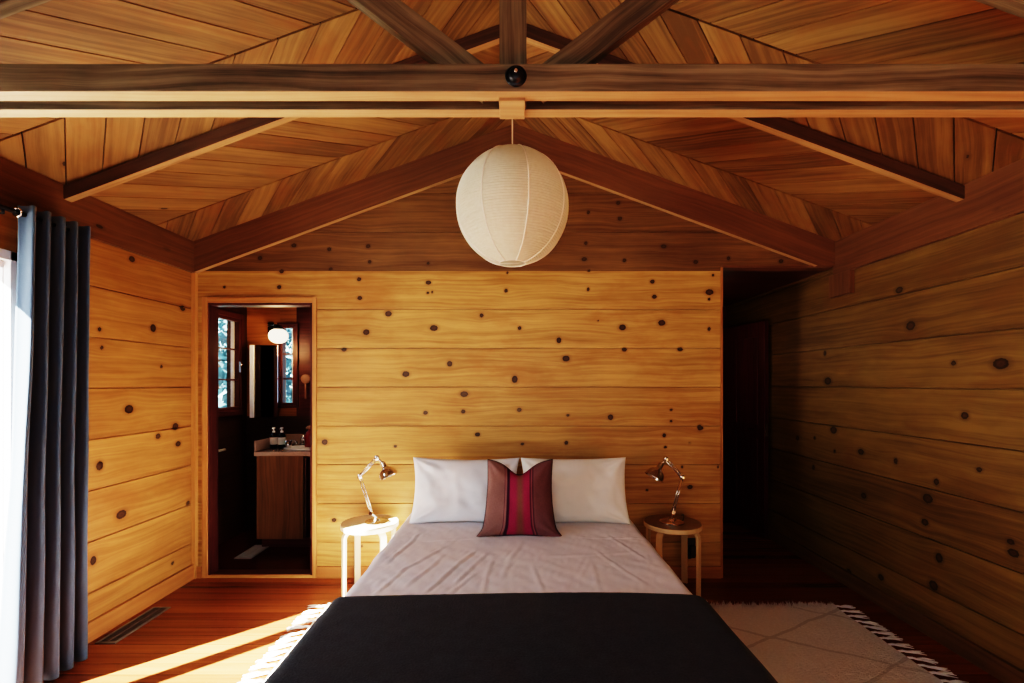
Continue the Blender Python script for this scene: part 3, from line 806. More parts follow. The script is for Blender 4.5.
# ------------------------------------------------------------------ lantern
LC = Vector((-0.018, 2.35, 2.295)); LR = 0.28
t = thing('paper_lantern', 'large round white paper lantern hanging from the ridge above the bed', 'pendant lamp', LC)
bm = newbm()
prof = []
NR = 62
a0_, a1_ = math.radians(14), math.radians(166)
for i in range(NR * 4 + 1):
    a = a1_ + (a0_ - a1_) * i / (NR * 4)
    r = LR - 0.0038 * (0.5 - 0.5 * math.cos(2 * PI * i / 4.0))
    prof.append((r * math.sin(a), r * 1.02 * math.cos(a)))
add_lathe(bm, prof, 96, Matrix.Translation(LC))
obj('shade', bm, 'paper', t)
bm = newbm()
for k in range(8):
    ph = 2 * PI * (k + 0.35) / 8
    pts = []
    for i in range(33):
        a = a0_ + (a1_ - a0_) * i / 32
        pts.append(LC + Vector(((LR + .0004) * math.sin(a) * math.cos(ph), (LR + .0004) * math.sin(a) * math.sin(ph), (LR + .0004) * 1.02 * math.cos(a))))
    add_tube(bm, pts, 0.0030, 5)
obj('seam', bm, 'bamboo', t)
for z, nm in ((-1, 'bottom_ring'), (1, 'top_ring')):
    bm = newbm(); zz = LC.z + z * LR * 1.02 * math.cos(a0_); r = LR * math.sin(a0_)
    add_tube(bm, [LC + Vector((r * math.cos(2 * PI * k / 32), r * math.sin(2 * PI * k / 32), z * LR * 1.02 * math.cos(a0_))) for k in range(33)], 0.0025, 6)
    add_tube(bm, [(LC.x - r, LC.y, zz), (LC.x + r, LC.y, zz)], 0.0015, 5)
    obj(nm, bm, 'bamboo' if z < 0 else 'black', t)
bm = newbm(); add_tube(bm, [(LC.x, LC.y, ZR - 0.002), (LC.x, LC.y, LC.z + 0.1)], 0.0035, 8); add_lathe(bm, [(0, .06), (.02, .06), (.02, 0), (.012, -.01), (0, -.01)], 16, Matrix.Translation(LC + Vector((0, 0, .08))))
obj('cord', bm, 'birchpale', t)
bm = newbm(); add_lathe(bm, [(0, -.05), (.02, -.045), (.03, -.02), (.028, 0), (.014, .03), (.012, .05)], 16, Matrix.Translation(LC + Vector((0, 0, .03))))
obj('bulb', bm, 'white', t)

# ------------------------------------------------------------------ bed
BX = 0.015
t = thing('bed', 'queen size bed standing with its head against the boarded wall', 'bed', (BX, 2.37, 0))
bm = newbm(); add_box(bm, (BX - 0.755, 1.36, 0.255), (BX + 0.755, 3.38, 0.475))
obj('mattress', bm, 'mattress', t, bevel=.03)
bm = newbm(); add_box(bm, (BX - 0.745, 1.37, 0.14), (BX + 0.745, 3.375, 0.253)); obj('bed_frame', bm, 'darkred', t, bevel=.005)
for sx in (-1, 1):
    for y in (1.45, 3.28):
        bm = newbm(); add_box(bm, (BX + sx * 0.66 - 0.03, y - 0.03, 0.016 if y < 2 else 0.0), (BX + sx * 0.66 + 0.03, y + 0.03, 0.14)); obj('leg', bm, 'darkred', t)

def drape(t, half, r):
    """arc length t from the middle -> (offset, drop)"""
    s = 1 if t >= 0 else -1; t = abs(t); q = r * PI / 2
    if t < half - r: return s * t, 0.0
    if t < half - r + q:
        a = (t - (half - r)) / r
        return s * (half - r + r * math.sin(a)), r * (1 - math.cos(a))
    return s * half, r + (t - (half - r) - q)
creases = []
rc = random.Random(11)
for (x, y, dx, dy, L, am, w) in [(-.50, 2.16, .28, 1, .30, .010, .018), (-.40, 2.12, .35, 1, .42, .012, .020), (-.28, 2.2, .30, 1, .30, .008, .022), (-.58, 2.3, .5, 1, .30, .010, .018), (-.16, 2.1, .05, 1, .3, .007, .02),
                                 (-.08, 2.25, .2, 1, .45, .006, .025), (.1, 2.08, -.1, 1, .22, .006, .02), (-.62, 2.08, .2, 1, .22, .010, .016), (.55, 2.2, -.35, 1, .35, .006, .022), (.64, 2.5, -.3, 1, .3, .006, .02), (.35, 2.12, .1, 1, .22, .005, .02),
                                 (-.5, 2.75, 1, .1, .3, .006, .016), (.4, 2.8, 1, -.08, .35, .006, .018), (-.3, 2.05, .4, 1, .2, .008, .016), (.2, 2.5, 1, .12, .4, .004, .03), (-.66, 2.5, .15, 1, .3, .010, .018)]:
    d = Vector((dx, dy)).normalized(); creases.append((Vector((x, y)), d, L, am, w))
def crease(x, y):
    h = 0
    p = Vector((x, y))
    for c, d, L, am, w in creases:
        q = p - c; u = q.dot(d); v = q.x * d.y - q.y * d.x
        if -0.15 < u < L + .15 and abs(v) < 5 * w:
            v += 0.004 * math.sin(u * 12 + am * 900)
            e = math.exp(-(max(0, -u, u - L) / 0.05) ** 2)
            h += 0.5 * am * e * (math.exp(-(v / (w * .5)) ** 2) - 0.4 * math.exp(-((v - w * 0.9) / (w * .7)) ** 2))
    return h
def sheet(name, mat, top, half, yhead, yfoot, dropx, dropy, label, cat, r=0.05, nx=150, ny=170, amp=1.0, edge=None, thick=0.008, parent=None):
    bm = newbm(); uv = bm.loops.layers.uv.verify()
    tx = half + dropx
    foot = yhead - yfoot
    G = []
    for j in range(ny + 1):
        row = []
        for i in range(nx + 1):
            a = -tx + 2 * tx * i / nx
            x, dx = drape(a, half, r)
            b = (foot + dropy) * j / ny
            if b < foot - r: yo, dy = b, 0
            else:
                yo, dy = drape(b, foot, r)
            y = yhead - yo
            if edge: y += edge(a / tx) * max(0, 1 - b / 0.3)
            z = top - dx - dy
            nz = noise.noise(Vector((x * 5, y * 5, 0))) * 0.004 + noise.noise(Vector((x * 14 + y * 8, y * 9, 3))) * 0.0028 + abs(noise.noise(Vector((x * 26 - y * 9, y * 11, 7)))) * 0.003
            side = min(1, dx / 0.1)
            zz = z + (nz * (1 if dx < 0.02 else 0.3) + crease(x, y) * (1 if dx < .01 else 0)) * amp
            xx = BX + x + (1 if x > 0 else -1) * side * (0.012 + 0.014 * math.sin(y * 16 + 2 * x)) * amp
            yy = y - min(1, dy / .1) * (0.015 + .012 * math.sin(x * 15))
            row.append(bm.verts.new((xx, yy, max(zz, 0.06 + 0.01 * math.sin(x * 9 + y * 8)))))
        G.append(row)
    for j in range(ny):
        for i in range(nx):
            f = bm.faces.new((G[j][i], G[j + 1][i], G[j + 1][i + 1], G[j][i + 1])); f.smooth = True
    o = obj(name, bm, mat, parent, label, cat)
    md = o.modifiers.new('Solidify', 'SOLIDIFY'); md.thickness = thick; md.offset = 1
    return o
sheet('duvet', 'sheet', 0.492, 0.770, 3.375, 1.34, 0.30, 0.30, 'pale white cotton duvet spread over the bed below the pillows', 'duvet', r=0.045, nx=240, ny=240)
sheet('blanket', 'blanket', 0.510, 0.800, 2.01, 1.30, 0.30, 0.28, 'charcoal wool blanket laid across the foot of the bed', 'blanket', r=0.06, nx=110, ny=80, amp=0.35,
      edge=lambda a: -0.055 * abs(a) ** 3 + 0.012 * math.sin(a * 3.5 + .4), thick=0.010)

def pillow(name, mat, w, h, T, Mx, label, cat, c=0.07, n=60, seed=0, chop=0.0, taper=0.0, wr=1.0, stripes=False, power=0.42):
    bm = newbm(); uv = bm.loops.layers.uv.verify()
    def pt(u, v, s):
        x = w / 2 * u * (1 - c * (1 - v * v)) * (1 - taper * (v * 0.5))
        if chop: x *= 0.91 + 0.12 * math.exp(-((v + 1) / 0.16) ** 2); x += 0.012 * max(0, v) * (1 if u < 0 else 0) * abs(u)
        z = h / 2 * v * (1 - c * (1 - u * u))
        th = T / 2 * (max(0, (1 - u ** 2) * (1 - v ** 2))) ** power
        if chop:
            k = max(0, v) ** 2.2
            z -= chop * k * math.exp(-(u / 0.42) ** 2)
            th *= 1 - 0.35 * k * math.exp(-(u / 0.3) ** 2)
        e = (1 - u ** 4) * (1 - v ** 4)
        p = Vector((x, 0, z))
        wn = noise.noise(Vector((x * 7 + seed, z * 7, s * 2.0))) * 0.014 + noise.noise(Vector((x * 19 + seed, z * 15, s * 3.0))) * 0.005
        # folds running in from the corners
        r = math.hypot(1 - abs(u), 1 - abs(v)); an = math.atan2(1 - abs(v), 1 - abs(u))
        wn += 0.008 * math.sin(an * 9 + seed) * math.exp(-((r - 0.35) / 0.25) ** 2)
        return Vector((x, -s * (th + wn * e * wr * 1.7), z - abs(th) * 0.02))
    gf = {}; 
    for s in (1, -1):
        for j in range(n + 1):
            for i in range(n + 1):
                u = math.sin((-1 + 2 * i / n) * PI / 2 * 0.999) if True else 0; v = math.sin((-1 + 2 * j / n) * PI / 2 * 0.999)
                if i in (0, n): u = -1 if i == 0 else 1
                if j in (0, n): v = -1 if j == 0 else 1
                bd = i in (0, n) or j in (0, n)
                if bd and s == -1: gf[(s, i, j)] = gf[(1, i, j)]
                else: gf[(s, i, j)] = (bm.verts.new(Mx @ pt(u, v, s)), (u + 1) / 2, (v + 1) / 2)
    for s in (1, -1):
        for j in range(n):
            for i in range(n):
                q = [gf[(s, i, j)], gf[(s, i + 1, j)], gf[(s, i + 1, j + 1)], gf[(s, i, j + 1)]]
                if s < 0: q = q[::-1]
                try: f = bm.faces.new([a[0] for a in q])
                except Exception: continue
                f.smooth = True
                for l, a in zip(f.loops, q): l[uv].uv = (a[1], a[2])
    outline = [Mx @ pt(*uvp, 1) for uvp in [(-1 + 2 * k / 24, -1) for k in range(24)] + [(1, -1 + 2 * k / 24) for k in range(24)] + [(1 - 2 * k / 24, 1) for k in range(24)] + [(-1, 1 - 2 * k / 24) for k in range(25)]]
    o = obj(name, bm, mat, None, label, cat, origin=Mx.translation)
    return o, outline
def lean(x, y, z, tilt, yaw=0, roll=0):
    return Matrix.Translation((x, y, z)) @ Matrix.Rotation(math.radians(yaw), 4, 'Z') @ Matrix.Rotation(math.radians(-tilt), 4, 'X') @ Matrix.Rotation(math.radians(roll), 4, 'Y')
pillow('pillow', 'pillow_cool', 0.725, 0.435, 0.17, lean(-0.338, 3.145, 0.704, 17, 1.5, 0.5), 'white pillow leaning on the wall behind the left side of the cushion', 'pillow', seed=1.3, c=0.075)
pillow('pillow', 'pillow_warm', 0.715, 0.435, 0.17, lean(0.39, 3.145, 0.704, 17, -1.5, -0.5), 'cream white pillow leaning on the wall beside the lamp on the passage side', 'pillow', seed=4.1, c=0.06)
o, ol = pillow('throw_cushion', 'cushion', 0.485, 0.475, 0.15, lean(0.02, 2.89, 0.712, 18, 0, 0), 'square mauve and magenta striped woven cushion propped in front of the white pillows', 'cushion', c=0.10, seed=8.0, chop=0.075, taper=0.10, wr=0.6)
bm = newbm(); add_tube(bm, ol, 0.0045, 6); obj('piping', bm, 'piping', o)

# ------------------------------------------------------------------ stools
def stool(x, y, lab, mt, ml):
    t = thing('bedside_stool', lab, 'stool', (x, y, 0))
    bm = newbm(); L = Matrix.Translation((x, y, 0))
    add_lathe(bm, [(0, .438), (.186, .438), (.19, .442), (.19, .466), (.187, .470), (0, .470)], 56, L)
    o = obj('seat', bm, [mt, ml], t, smooth='auto')
    for p in o.data.polygons:
        if abs(p.normal.z) < .7: p.material_index = 1
    for k in range(4):
        an = math.radians(45 + 90 * k); d = Vector((math.cos(an), math.sin(an), 0)); tn = Vector((-d.y, d.x, 0))
        # bent strip: runs under the seat and turns down
        path = [(.05, .432), (.135, .432), (.155, .430), (.170, .422), (.179, .408), (.182, .390), (.182, .2), (.182, 0.0)]
        bm = newbm(); uv = bm.loops.layers.uv.verify(); rings = []; w = .021; th = .0085
        for i, (r, z) in enumerate(path):
            a = path[max(0, i - 1)]; b = path[min(len(path) - 1, i + 1)]
            dr_ = Vector((b[0] - a[0], b[1] - a[1])).normalized(); nr = Vector((-dr_.y, dr_.x))
            c = Vector((x, y, 0)) + d * r + Vector((0, 0, z)); N3 = d * nr.x + Vector((0, 0, nr.y))
            rings.append([bm.verts.new(c + tn * a2 * w + N3 * b2 * th) for a2, b2 in ((-1, -1), (1, -1), (1, 1), (-1, 1))])
        acc = 0
        for i in range(len(rings) - 1):
            for q in range(4):
                f = bm.faces.new((rings[i][q], rings[i][(q + 1) % 4], rings[i + 1][(q + 1) % 4], rings[i + 1][q]))
                for l in f.loops: l[uv].uv = (l.vert.co.z, l.vert.co.x + l.vert.co.y)
        bm.faces.new(rings[0][::-1]); bm.faces.new(rings[-1])
        bmesh.ops.recalc_face_normals(bm, faces=bm.faces)
        obj('leg', bm, ml, t, bevel=.002, smooth='auto')
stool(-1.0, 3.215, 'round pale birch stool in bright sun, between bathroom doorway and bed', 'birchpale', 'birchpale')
stool(1.07, 3.215, 'round birch stool with a dark reflection painted on its top beside the passage to the inner door', 'birch_top_reflect', 'birch')

# ------------------------------------------------------------------ swing arm lamps
def desk_lamp(lab, mat, Y, base, s0, s1, s2, neck, shade, sdir):
    z0 = 0.470
    t = thing('desk_lamp', lab, 'lamp', (base, Y, z0))
    P = lambda p, dy=0: Vector((p[0], Y + dy, p[1]))
    bm = newbm()
    add_lathe(bm, [(0, 0), (.078, 0), (.082, .003), (.082, .008), (.076, .013), (.05, .016), (.03, .020), (.024, .030), (.012, .034), (0, .034)], 40, Matrix.Translation((base, Y, z0)))
    obj('base', bm, mat, t, smooth='auto')
    bm = newbm(); add_tube(bm, [(base, Y, z0 + .03), P(s0)], .007, 10)
    add_lathe(bm, [(0, -.016), (.013, -.016), (.013, .016), (0, .016)], 20, Matrix.Translation(P(s0)) @ rot_to((0, 1, 0))); obj('swivel', bm, mat, t, smooth='auto')
    for nm, a, b in (('lower_arm', s0, s1), ('upper_arm', s1, s2)):
        bm = newbm(); d = (P(b) - P(a)).normalized(); nr = Vector((0, 1, 0)).cross(d)
        for s in (-1, 1): add_tube(bm, [P(a) + nr * s * .008, P(b) + nr * s * .008], .0035, 8)
        add_tube(bm, [P(a) + Vector((0, .0, 0)), P(a) + d * .04], .004, 8)
        # tension spring
        pts = [P(a) + d * (.035 + .09 * k / 90) + (nr * math.cos(k * .9) + Vector((0, 1, 0)) * math.sin(k * .9)) * .006 + Vector((0, -.012, 0)) for k in range(91)]
        add_tube(bm, pts, .0014, 4)
        obj(nm, bm, mat, t)
    for p in (s1, s2):
        bm = newbm(); add_lathe(bm, [(0, -.017), (.008, -.017), (.017, -.012), (.017, .012), (.008, .017), (0, .017)], 20, Matrix.Translation(P(p)) @ rot_to((0, 1, 0)))
        add_tube(bm, [P(p, -.016), P(p, -.028)], .006, 8)
        obj('joint', bm, mat, t, smooth='auto')
    bm = newbm(); add_tube(bm, [P(s2), P(neck)], .006, 8); obj('neck', bm, mat, t)
    sd = Vector((sdir[0], sdir[2], sdir[1])).normalized()
    Ms = Matrix.Translation(P(neck)) @ rot_to(sd)
    bm = newbm()
    pr = [(0, -.012), (.016, -.012), (.019, -.006), (.019, .022), (.024, .030), (.040, .040), (.054, .055), (.062, .074), (.066, .094), (.069, .098), (.066, .097), (.060, .075), (.052, .058), (.038, .043), (.022, .034), (.0, .032)]
    add_lathe(bm, pr, 40, Ms); obj('shade', bm, mat, t, smooth='auto')
    bm = newbm(); add_lathe(bm, [(0, .03), (.012, .032), (.014, .045), (.026, .062), (.028, .075), (.02, .09), (0, .096)], 20, Ms); obj('bulb', bm, 'white', t)
    return t
desk_lamp('chrome swing-arm desk lamp on the sunlit pale stool', 'chrome', 3.20, -0.946, (-0.985, .535), (-1.062, .787), (-0.946, .912), (-0.905, .872), None, (0.42, -0.86, -0.12))
desk_lamp('chrome swing-arm desk lamp on the birch stool beside the passage', 'chromewarm', 3.20, 1.062, (1.069, .542), (1.130, .780), (1.021, .903), (0.985, .862), None, (-0.50, -0.82, -0.14))
# wall outlet and lamp lead
t = thing('wall_outlet', 'black power outlet low on the wall behind the birch stool', 'outlet', (1.278, YB - .01, .215))
bm = newbm(); add_box(bm, (1.25, YB - .012, .145), (1.306, YB - .001, .29)); obj('cover_plate', bm, 'blackpl', t, bevel=.004)
bm = newbm(); add_box(bm, (1.258, YB - .045, .165), (1.298, YB - .012, .245)); obj('plug', bm, 'blackpl', t, bevel=.006)
bm = newbm()
def bez(p, n=24):
    p = [Vector(q) for q in p]; out = []
    for k in range(n + 1):
        s = k / n; out.append(p[0] * (1 - s) ** 3 + p[1] * 3 * s * (1 - s) ** 2 + p[2] * 3 * s * s * (1 - s) + p[3] * s ** 3)
    return out
add_tube(bm, bez([(1.14, 3.21, .482), (1.19, 3.3, .50), (1.20, 3.412, .49), (1.20, 3.415, .42)]) + bez([(1.20, 3.415, .41), (1.21, 3.415, .2), (1.25, 3.41, .10), (1.278, 3.41, .165)]), .0032, 6)
obj('power_cord', bm, 'blackpl', None, 'thin black cord from the lamp on the birch stool to the outlet', 'cord')

# ------------------------------------------------------------------ floor register
def register(lab, x0, x1, y0, y1, mf, z=0.0):
    t = thing('floor_register', lab, 'vent', ((x0 + x1) / 2, (y0 + y1) / 2, z))
    bm = newbm(); f = .014
    add_box(bm, (x0, y0, z + .0005), (x0 + f, y1, z + .006)); add_box(bm, (x1 - f, y0, z + .0005), (x1, y1, z + .006))
    add_box(bm, (x0 + f, y0, z + .0005), (x1 - f, y0 + f, z + .006)); add_box(bm, (x0 + f, y1 - f, z + .0005), (x1 - f, y1, z + .006))
    obj('frame', bm, mf, t, bevel=.001)
    bm = newbm(); add_box(bm, (x0 + f, y0 + f, z + .0003), (x1 - f, y1 - f, z + .001)); obj('duct_opening', bm, 'gap', t)
    bm = newbm()
    nsl = int((y1 - y0 - 2 * f) / .0125)
    for k in range(nsl):
        y = y0 + f + (k + .5) * (y1 - y0 - 2 * f) / nsl
        vs = add_box(bm, (x0 + f, y - .0028, z + .0015), (x1 - f, y + .0012, z + .0048))
    add_box(bm, ((x0 + x1) / 2 - .003, y0 + f, z + .0015), ((x0 + x1) / 2 + .003, y1 - f, z + .0052))
    obj('grille', bm, mf, t)
register('grey metal floor register beside the left wall near the curtain', -2.292, -2.180, 2.557, 2.97, 'ventmetal')
register('pale floor register on the dark bathroom floor', -2.27, -2.13, 3.78, 4.09, 'ventpale', 0.006)

# ------------------------------------------------------------------ rug
RX0, RX1, RY0, RY1 = -1.20, 2.02, 0.95, 2.985
bm = newbm(); uv = bm.loops.layers.uv.verify()
nx, ny = 260, 170; G = []
for j in range(ny + 1):
    row = []
    for i in range(nx + 1):
        x = RX0 + (RX1 - RX0) * i / nx; y = RY0 + (RY1 - RY0) * j / ny
        e = 1.0 if 0 < i < nx and 0 < j < ny else 0.0
        ex = .010 * noise.noise(Vector((y * 7, 0, 5))) * (1 if i in (0, nx) else 0) ; ey = .014 * noise.noise(Vector((x * 5, 2, 5))) + (.012 * noise.noise(Vector((x * 60, 2, 9))) if j == ny else 0)
        z = 0.003 + e * (0.011 + 0.004 * noise.noise(Vector((x * 9, y * 9, 0))) + 0.0035 * noise.noise(Vector((x * 45, y * 45, 0))))
        row.append(bm.verts.new((x + ex, y + ey * (j / ny), z)))
    G.append(row)
for j in range(ny):
    for i in range(nx):
        f = bm.faces.new((G[j][i], G[j][i + 1], G[j + 1][i + 1], G[j + 1][i])); f.smooth = True
        for l in f.loops: l[uv].uv = (l.vert.co.x, l.vert.co.y)
# shaggy pile along the far edge
rr = random.Random(5)
for k in range(2600):
    x = rr.uniform(RX0, RX1); y = RY1 + rr.uniform(-.05, .008); h = rr.uniform(.012, .030)
    a = rr.uniform(0, 2 * PI); w = rr.uniform(.003, .006)
    d = Vector((math.cos(a), math.sin(a), 0)) * w; tip = Vector((rr.uniform(-.012, .012), rr.uniform(-.004, .022), h))
    b = Vector((x, y, .006))
    f = bm.faces.new([bm.verts.new(b - d), bm.verts.new(b + d), bm.verts.new(b + tip)])
    for l in f.loops: l[uv].uv = (x + rr.uniform(-.3, .3), y)
rug = obj('rug', bm, 'rug', None, 'cream woven wool rug with faint diamond lines and tasselled ends under the bed', 'rug', origin=((RX0 + RX1) / 2, (RY0 + RY1) / 2, 0))
def tassel_bm(seed):
    r = random.Random(seed); bm = newbm()
    for k in range(9):
        y0 = r.uniform(-.006, .006); sp = r.uniform(-.020, .020); L = r.uniform(.085, .125)
        pts = [Vector((-.012, y0 * .6, .012)), Vector((.012, y0 * .7, .014)), Vector((.03, y0, .010)), Vector((L * .6, y0 + sp * .5, .007 + r.uniform(0, .006))), Vector((L, y0 + sp, .004))]
        add_tube(bm, pts, [.004, .0045, .0042, .0042, .0015], 5)
    return bm
protos = []
cnt = 0
for side, xx in ((1, RX1), (-1, RX0)):
    y = RY1 - .02; 
    while y > RY0 + .02:
        if len(protos) < 5:
            o = obj('tassel', tassel_bm(cnt), 'tassel', rug)
            o.data.transform(Matrix.Translation(rug.location))   # back to the tassel's own frame
            protos.append(o)
        else:
            o = protos[rr.randrange(5)].copy(); COL.objects.link(o); o.parent = rug
        o.location = Vector((xx, y, 0)) - Vector(rug.location)
        o.rotation_euler = (0, 0, (0 if side > 0 else PI) + rr.uniform(-.28, .12) * side)
        y -= .062; cnt += 1

# ------------------------------------------------------------------ curtain and rod
bm = newbm(); uv = bm.loops.layers.uv.verify()
nu, nv = 150, 60; G = []
for j in range(nv + 1):
    q = j / nv; z = 2.215 - (2.215 - 0.015) * q; row = []
    for i in range(nu + 1):
        s = i / nu
        ph = s * 4.4 * 2 * PI
        am = 0.044 * (1 + 0.15 * q) * (1 if i else 1)
        ya = 2.095 - 0.03 * q; yb = 2.395
        y = ya + (yb - ya) * s + 0.010 * math.sin(ph * 2 + 1 + q)
        x = -2.205 + am * math.sin(ph - 0.6 + 0.25 * math.sin(3 * q)) + 0.008 * noise.noise(Vector((s * 9, q * 3, 0))) - 0.03 * q - 0.05 * q * q * max(0, 1 - s * 6)
        y += 0.006 * noise.noise(Vector((s * 7, q * 4, 4)))
        row.append(bm.verts.new((x, y, z)))
    G.append(row)
for j in range(nv):
    for i in range(nu):
        f = bm.faces.new((G[j][i], G[j + 1][i], G[j + 1][i + 1], G[j][i + 1])); f.smooth = True
cur = obj('curtain', bm, 'curtain', None, 'floor length slate blue curtain gathered beside the glazed door', 'curtain')
md = cur.modifiers.new('Solidify', 'SOLIDIFY'); md.thickness = 0.003
t = thing('curtain_rod', 'black curtain rod running above the glazed door', 'curtain rod', (-2.205, 1.6, 2.175))
bm = newbm(); add_tube(bm, [(-2.205, 0.7, 2.175), (-2.205, 2.33, 2.175)], .011, 12); obj('rod', bm, 'black', t)
for y in (0.8, 2.02):
    bm = newbm(); add_tube(bm, [(-2.205, y, 2.175), (-2.205, y, 2.15), (-2.315, y, 2.15)], .006, 8); add_box(bm, (-2.349, y - .015, 2.10), (-2.315, y + .015, 2.20)); obj('bracket', bm, 'black', t)
bm = newbm(); add_lathe(bm, [(0, -.01), (.012, -.008), (.018, 0), (.014, .016), (0, .022)], 16, Matrix.Translation((-2.205, 2.332, 2.175)) @ rot_to((0, 1, 0))); obj('finial', bm, 'chrome', t)
bm = newbm(); add_tube(bm, [Vector((-2.205 + .019 * math.cos(a * PI / 10), 2.078, 2.175 + .019 * math.sin(a * PI / 10))) for a in range(21)], .004, 6); obj('ring', bm, 'chrome', t)

# ------------------------------------------------------------------ bathroom things
t = thing('vanity_cabinet', 'low pine vanity cabinet with speckled stone counter seen through the bathroom doorway', 'vanity', (-1.85, 4.27, 0.006))
bm = newbm(); add_box(bm, (-2.21, 4.0, .09), (-1.81, 4.53, .80), 2); add_box(bm, (-1.81, 4.10, .09), (-1.22, 4.53, .80), 2); obj('cabinet_body', bm, 'vanity', t, bevel=.003)
bm = newbm(); add_box(bm, (-2.19, 4.05, .006), (-1.25, 4.53, .09), 0); obj('plinth', bm, 'darkred', t)
bm = newbm(); add_box(bm, (-1.795, 4.075, .13), (-1.50, 4.097, .77), 2); add_box(bm, (-1.80, 4.0, .10), (-1.785, 4.075, .78), 2)
d = obj('door', bm, 'darkred', t, bevel=.003)
bm = newbm(); add_lathe(bm, [(0, 0), (.012, 0), (.012, .006), (0, .012)], 16, Matrix.Translation((-1.76, 4.075, .5)) @ rot_to((0, -1, 0))); obj('knob', bm, 'chromewarm', d)
bm = newbm(); add_box(bm, (-2.225, 3.985, .80), (-1.21, 4.535, .835), 0); add_box(bm, (-2.225, 3.99, .836), (-2.205, 4.535, .93), 1); add_box(bm, (-2.205, 4.515, .836), (-1.21, 4.535, .93), 0)
obj('countertop', bm, 'stone', t, bevel=.004)
bm = newbm()
Ms = Matrix.Translation((-1.86, 4.22, .836)) @ Matrix.Diagonal((1.25, .85, 1, 1))
add_lathe(bm, [(.165, 0), (.175, .006), (.168, .010), (.155, .006), (.13, -.0), (0, .001)], 40, Ms); obj('basin', bm, 'white', t)
t = thing('faucet', 'chrome faucet with curved spout on the bathroom counter', 'faucet', (-2.0, 4.40, .836))
bm = newbm(); add_lathe(bm, [(0, 0), (.03, 0), (.03, .006), (.016, .012), (.014, .07), (0, .075)], 24, Matrix.Translation((-2.0, 4.40, .836))); obj('faucet_body', bm, 'chrome', t, smooth='auto')
bm = newbm(); add_tube(bm, bez([(-2.0, 4.40, .89), (-1.99, 4.40, .96), (-1.95, 4.33, .97), (-1.94, 4.29, .90)]), .009, 10); obj('spout', bm, 'chrome', t)
for s in (-1, 1):
    bm = newbm(); add_lathe(bm, [(0, 0), (.018, 0), (.014, .02), (.010, .035), (0, .038)], 16, Matrix.Translation((-2.0 + s * .06, 4.41, .836))); add_tube(bm, [(-2.0 + s * .06, 4.41, .87), (-2.0 + s * .10, 4.40, .885)], .005, 8); obj('tap_handle', bm, 'chrome', t)
for x, lab in ((-2.165, 'dark pump bottle with pale label on the counter, nearer the side wall'), (-2.093, 'dark pump bottle with pale label on the counter, nearer the faucet')):
    t = thing('pump_bottle', lab, 'bottle', (x, 4.2, .838))
    bm = newbm(); add_lathe(bm, [(0, 0), (.029, 0), (.031, .003), (.031, .112), (.026, .124), (.012, .130), (.012, .140), (0, .14)], 24, Matrix.Translation((x, 4.2, .838))); obj('bottle_body', bm, 'bottleglass', t)
    bm = newbm(); add_lathe(bm, [(.0316, .035), (.0316, .098)], 24, Matrix.Translation((x, 4.2, .838))); obj('label', bm, 'label', t)
    bm = newbm(); add_lathe(bm, [(0, .14), (.013, .14), (.013, .155), (.005, .157), (.005, .175), (.014, .177), (.012, .186), (0, .187)], 16, Matrix.Translation((x, 4.2, .838))); add_tube(bm, [(x, 4.2, 1.017), (x + .004, 4.165, 1.014)], .004, 6); obj('pump', bm, 'white', t)
t = thing('soap_bottle', 'rounded red bottle with pale cap at the far end of the counter', 'bottle', (-1.93, 4.30, .836))
bm = newbm(); add_lathe(bm, [(0, 0), (.04, 0), (.046, .006), (.046, .10), (.03, .135), (.014, .15), (.014, .16), (0, .16)], 24, Matrix.Translation((-1.885, 4.30, .838))); obj('bottle_body', bm, 'redglass', t)
bm = newbm(); add_lathe(bm, [(0, .16), (.034, .162), (.036, .175), (.02, .19), (0, .192)], 20, Matrix.Translation((-1.885, 4.30, .838))); obj('cap', bm, 'brown', t)
t = thing('tumbler', 'small shiny tumbler between pump bottles and faucet', 'cup', (-2.03, 4.2, .836))
bm = newbm(); add_lathe(bm, [(0, .002), (.024, .002), (.026, .004), (.030, .07), (.028, .07), (.024, .008), (0, .008)], 24, Matrix.Translation((-2.03, 4.19, .838))); obj('cup', bm, 'chrome', t)
t = thing('mirror_cabinet', 'narrow mirrored wall cabinet above the vanity with white side edge', 'mirror cabinet', (-2.34, 4.48, 1.10))
bm = newbm(); add_box(bm, (-2.475, 4.445, 1.10), (-2.305, 4.535, 1.77), 2); obj('cabinet_body', bm, 'bathwall', t, bevel=.002)
bm = newbm(); add_box(bm, (-2.487, 4.385, 1.095), (-2.449, 4.40, 1.775), 2); obj('edge_strip', bm, 'white', t, bevel=.002)
bm = newbm(); add_box(bm, (-0.195, -0.011, 1.10), (0, 0, 1.775), 2, 0, Matrix.Translation((-2.25, 4.442, 0)) @ Matrix.Rotation(math.radians(11), 4, 'Z')); obj('mirror_door', bm, 'mirror', t, bevel=.001)
t = thing('wall_lamp', 'lit milky glass globe lamp on a dark bracket over the mirror cabinet', 'wall lamp', (-2.35, 4.54, 1.9))
bm = newbm(); add_box(bm, (-2.385, 4.515, 1.87), (-2.335, 4.539, 2.0), 2); add_tube(bm, bez([(-2.36, 4.53, 1.96), (-2.36, 4.40, 1.965), (-2.25, 4.33, 1.965), (-2.19, 4.33, 1.945)]), .009, 10); add_lathe(bm, [(0, .02), (.03, .018), (.045, 0), (.0, 0)], 24, Matrix.Translation((-2.19, 4.33, 1.923))); obj('bracket', bm, 'black', t)
bm = newbm(); add_lathe(bm, [(.045, .062), (.068, .048), (.082, .022), (.084, 0), (.077, -.027), (.058, -.05), (.03, -.063), (0, -.066)], 32, Matrix.Translation((-2.19, 4.33, 1.85))); obj('globe', bm, 'globe', t)
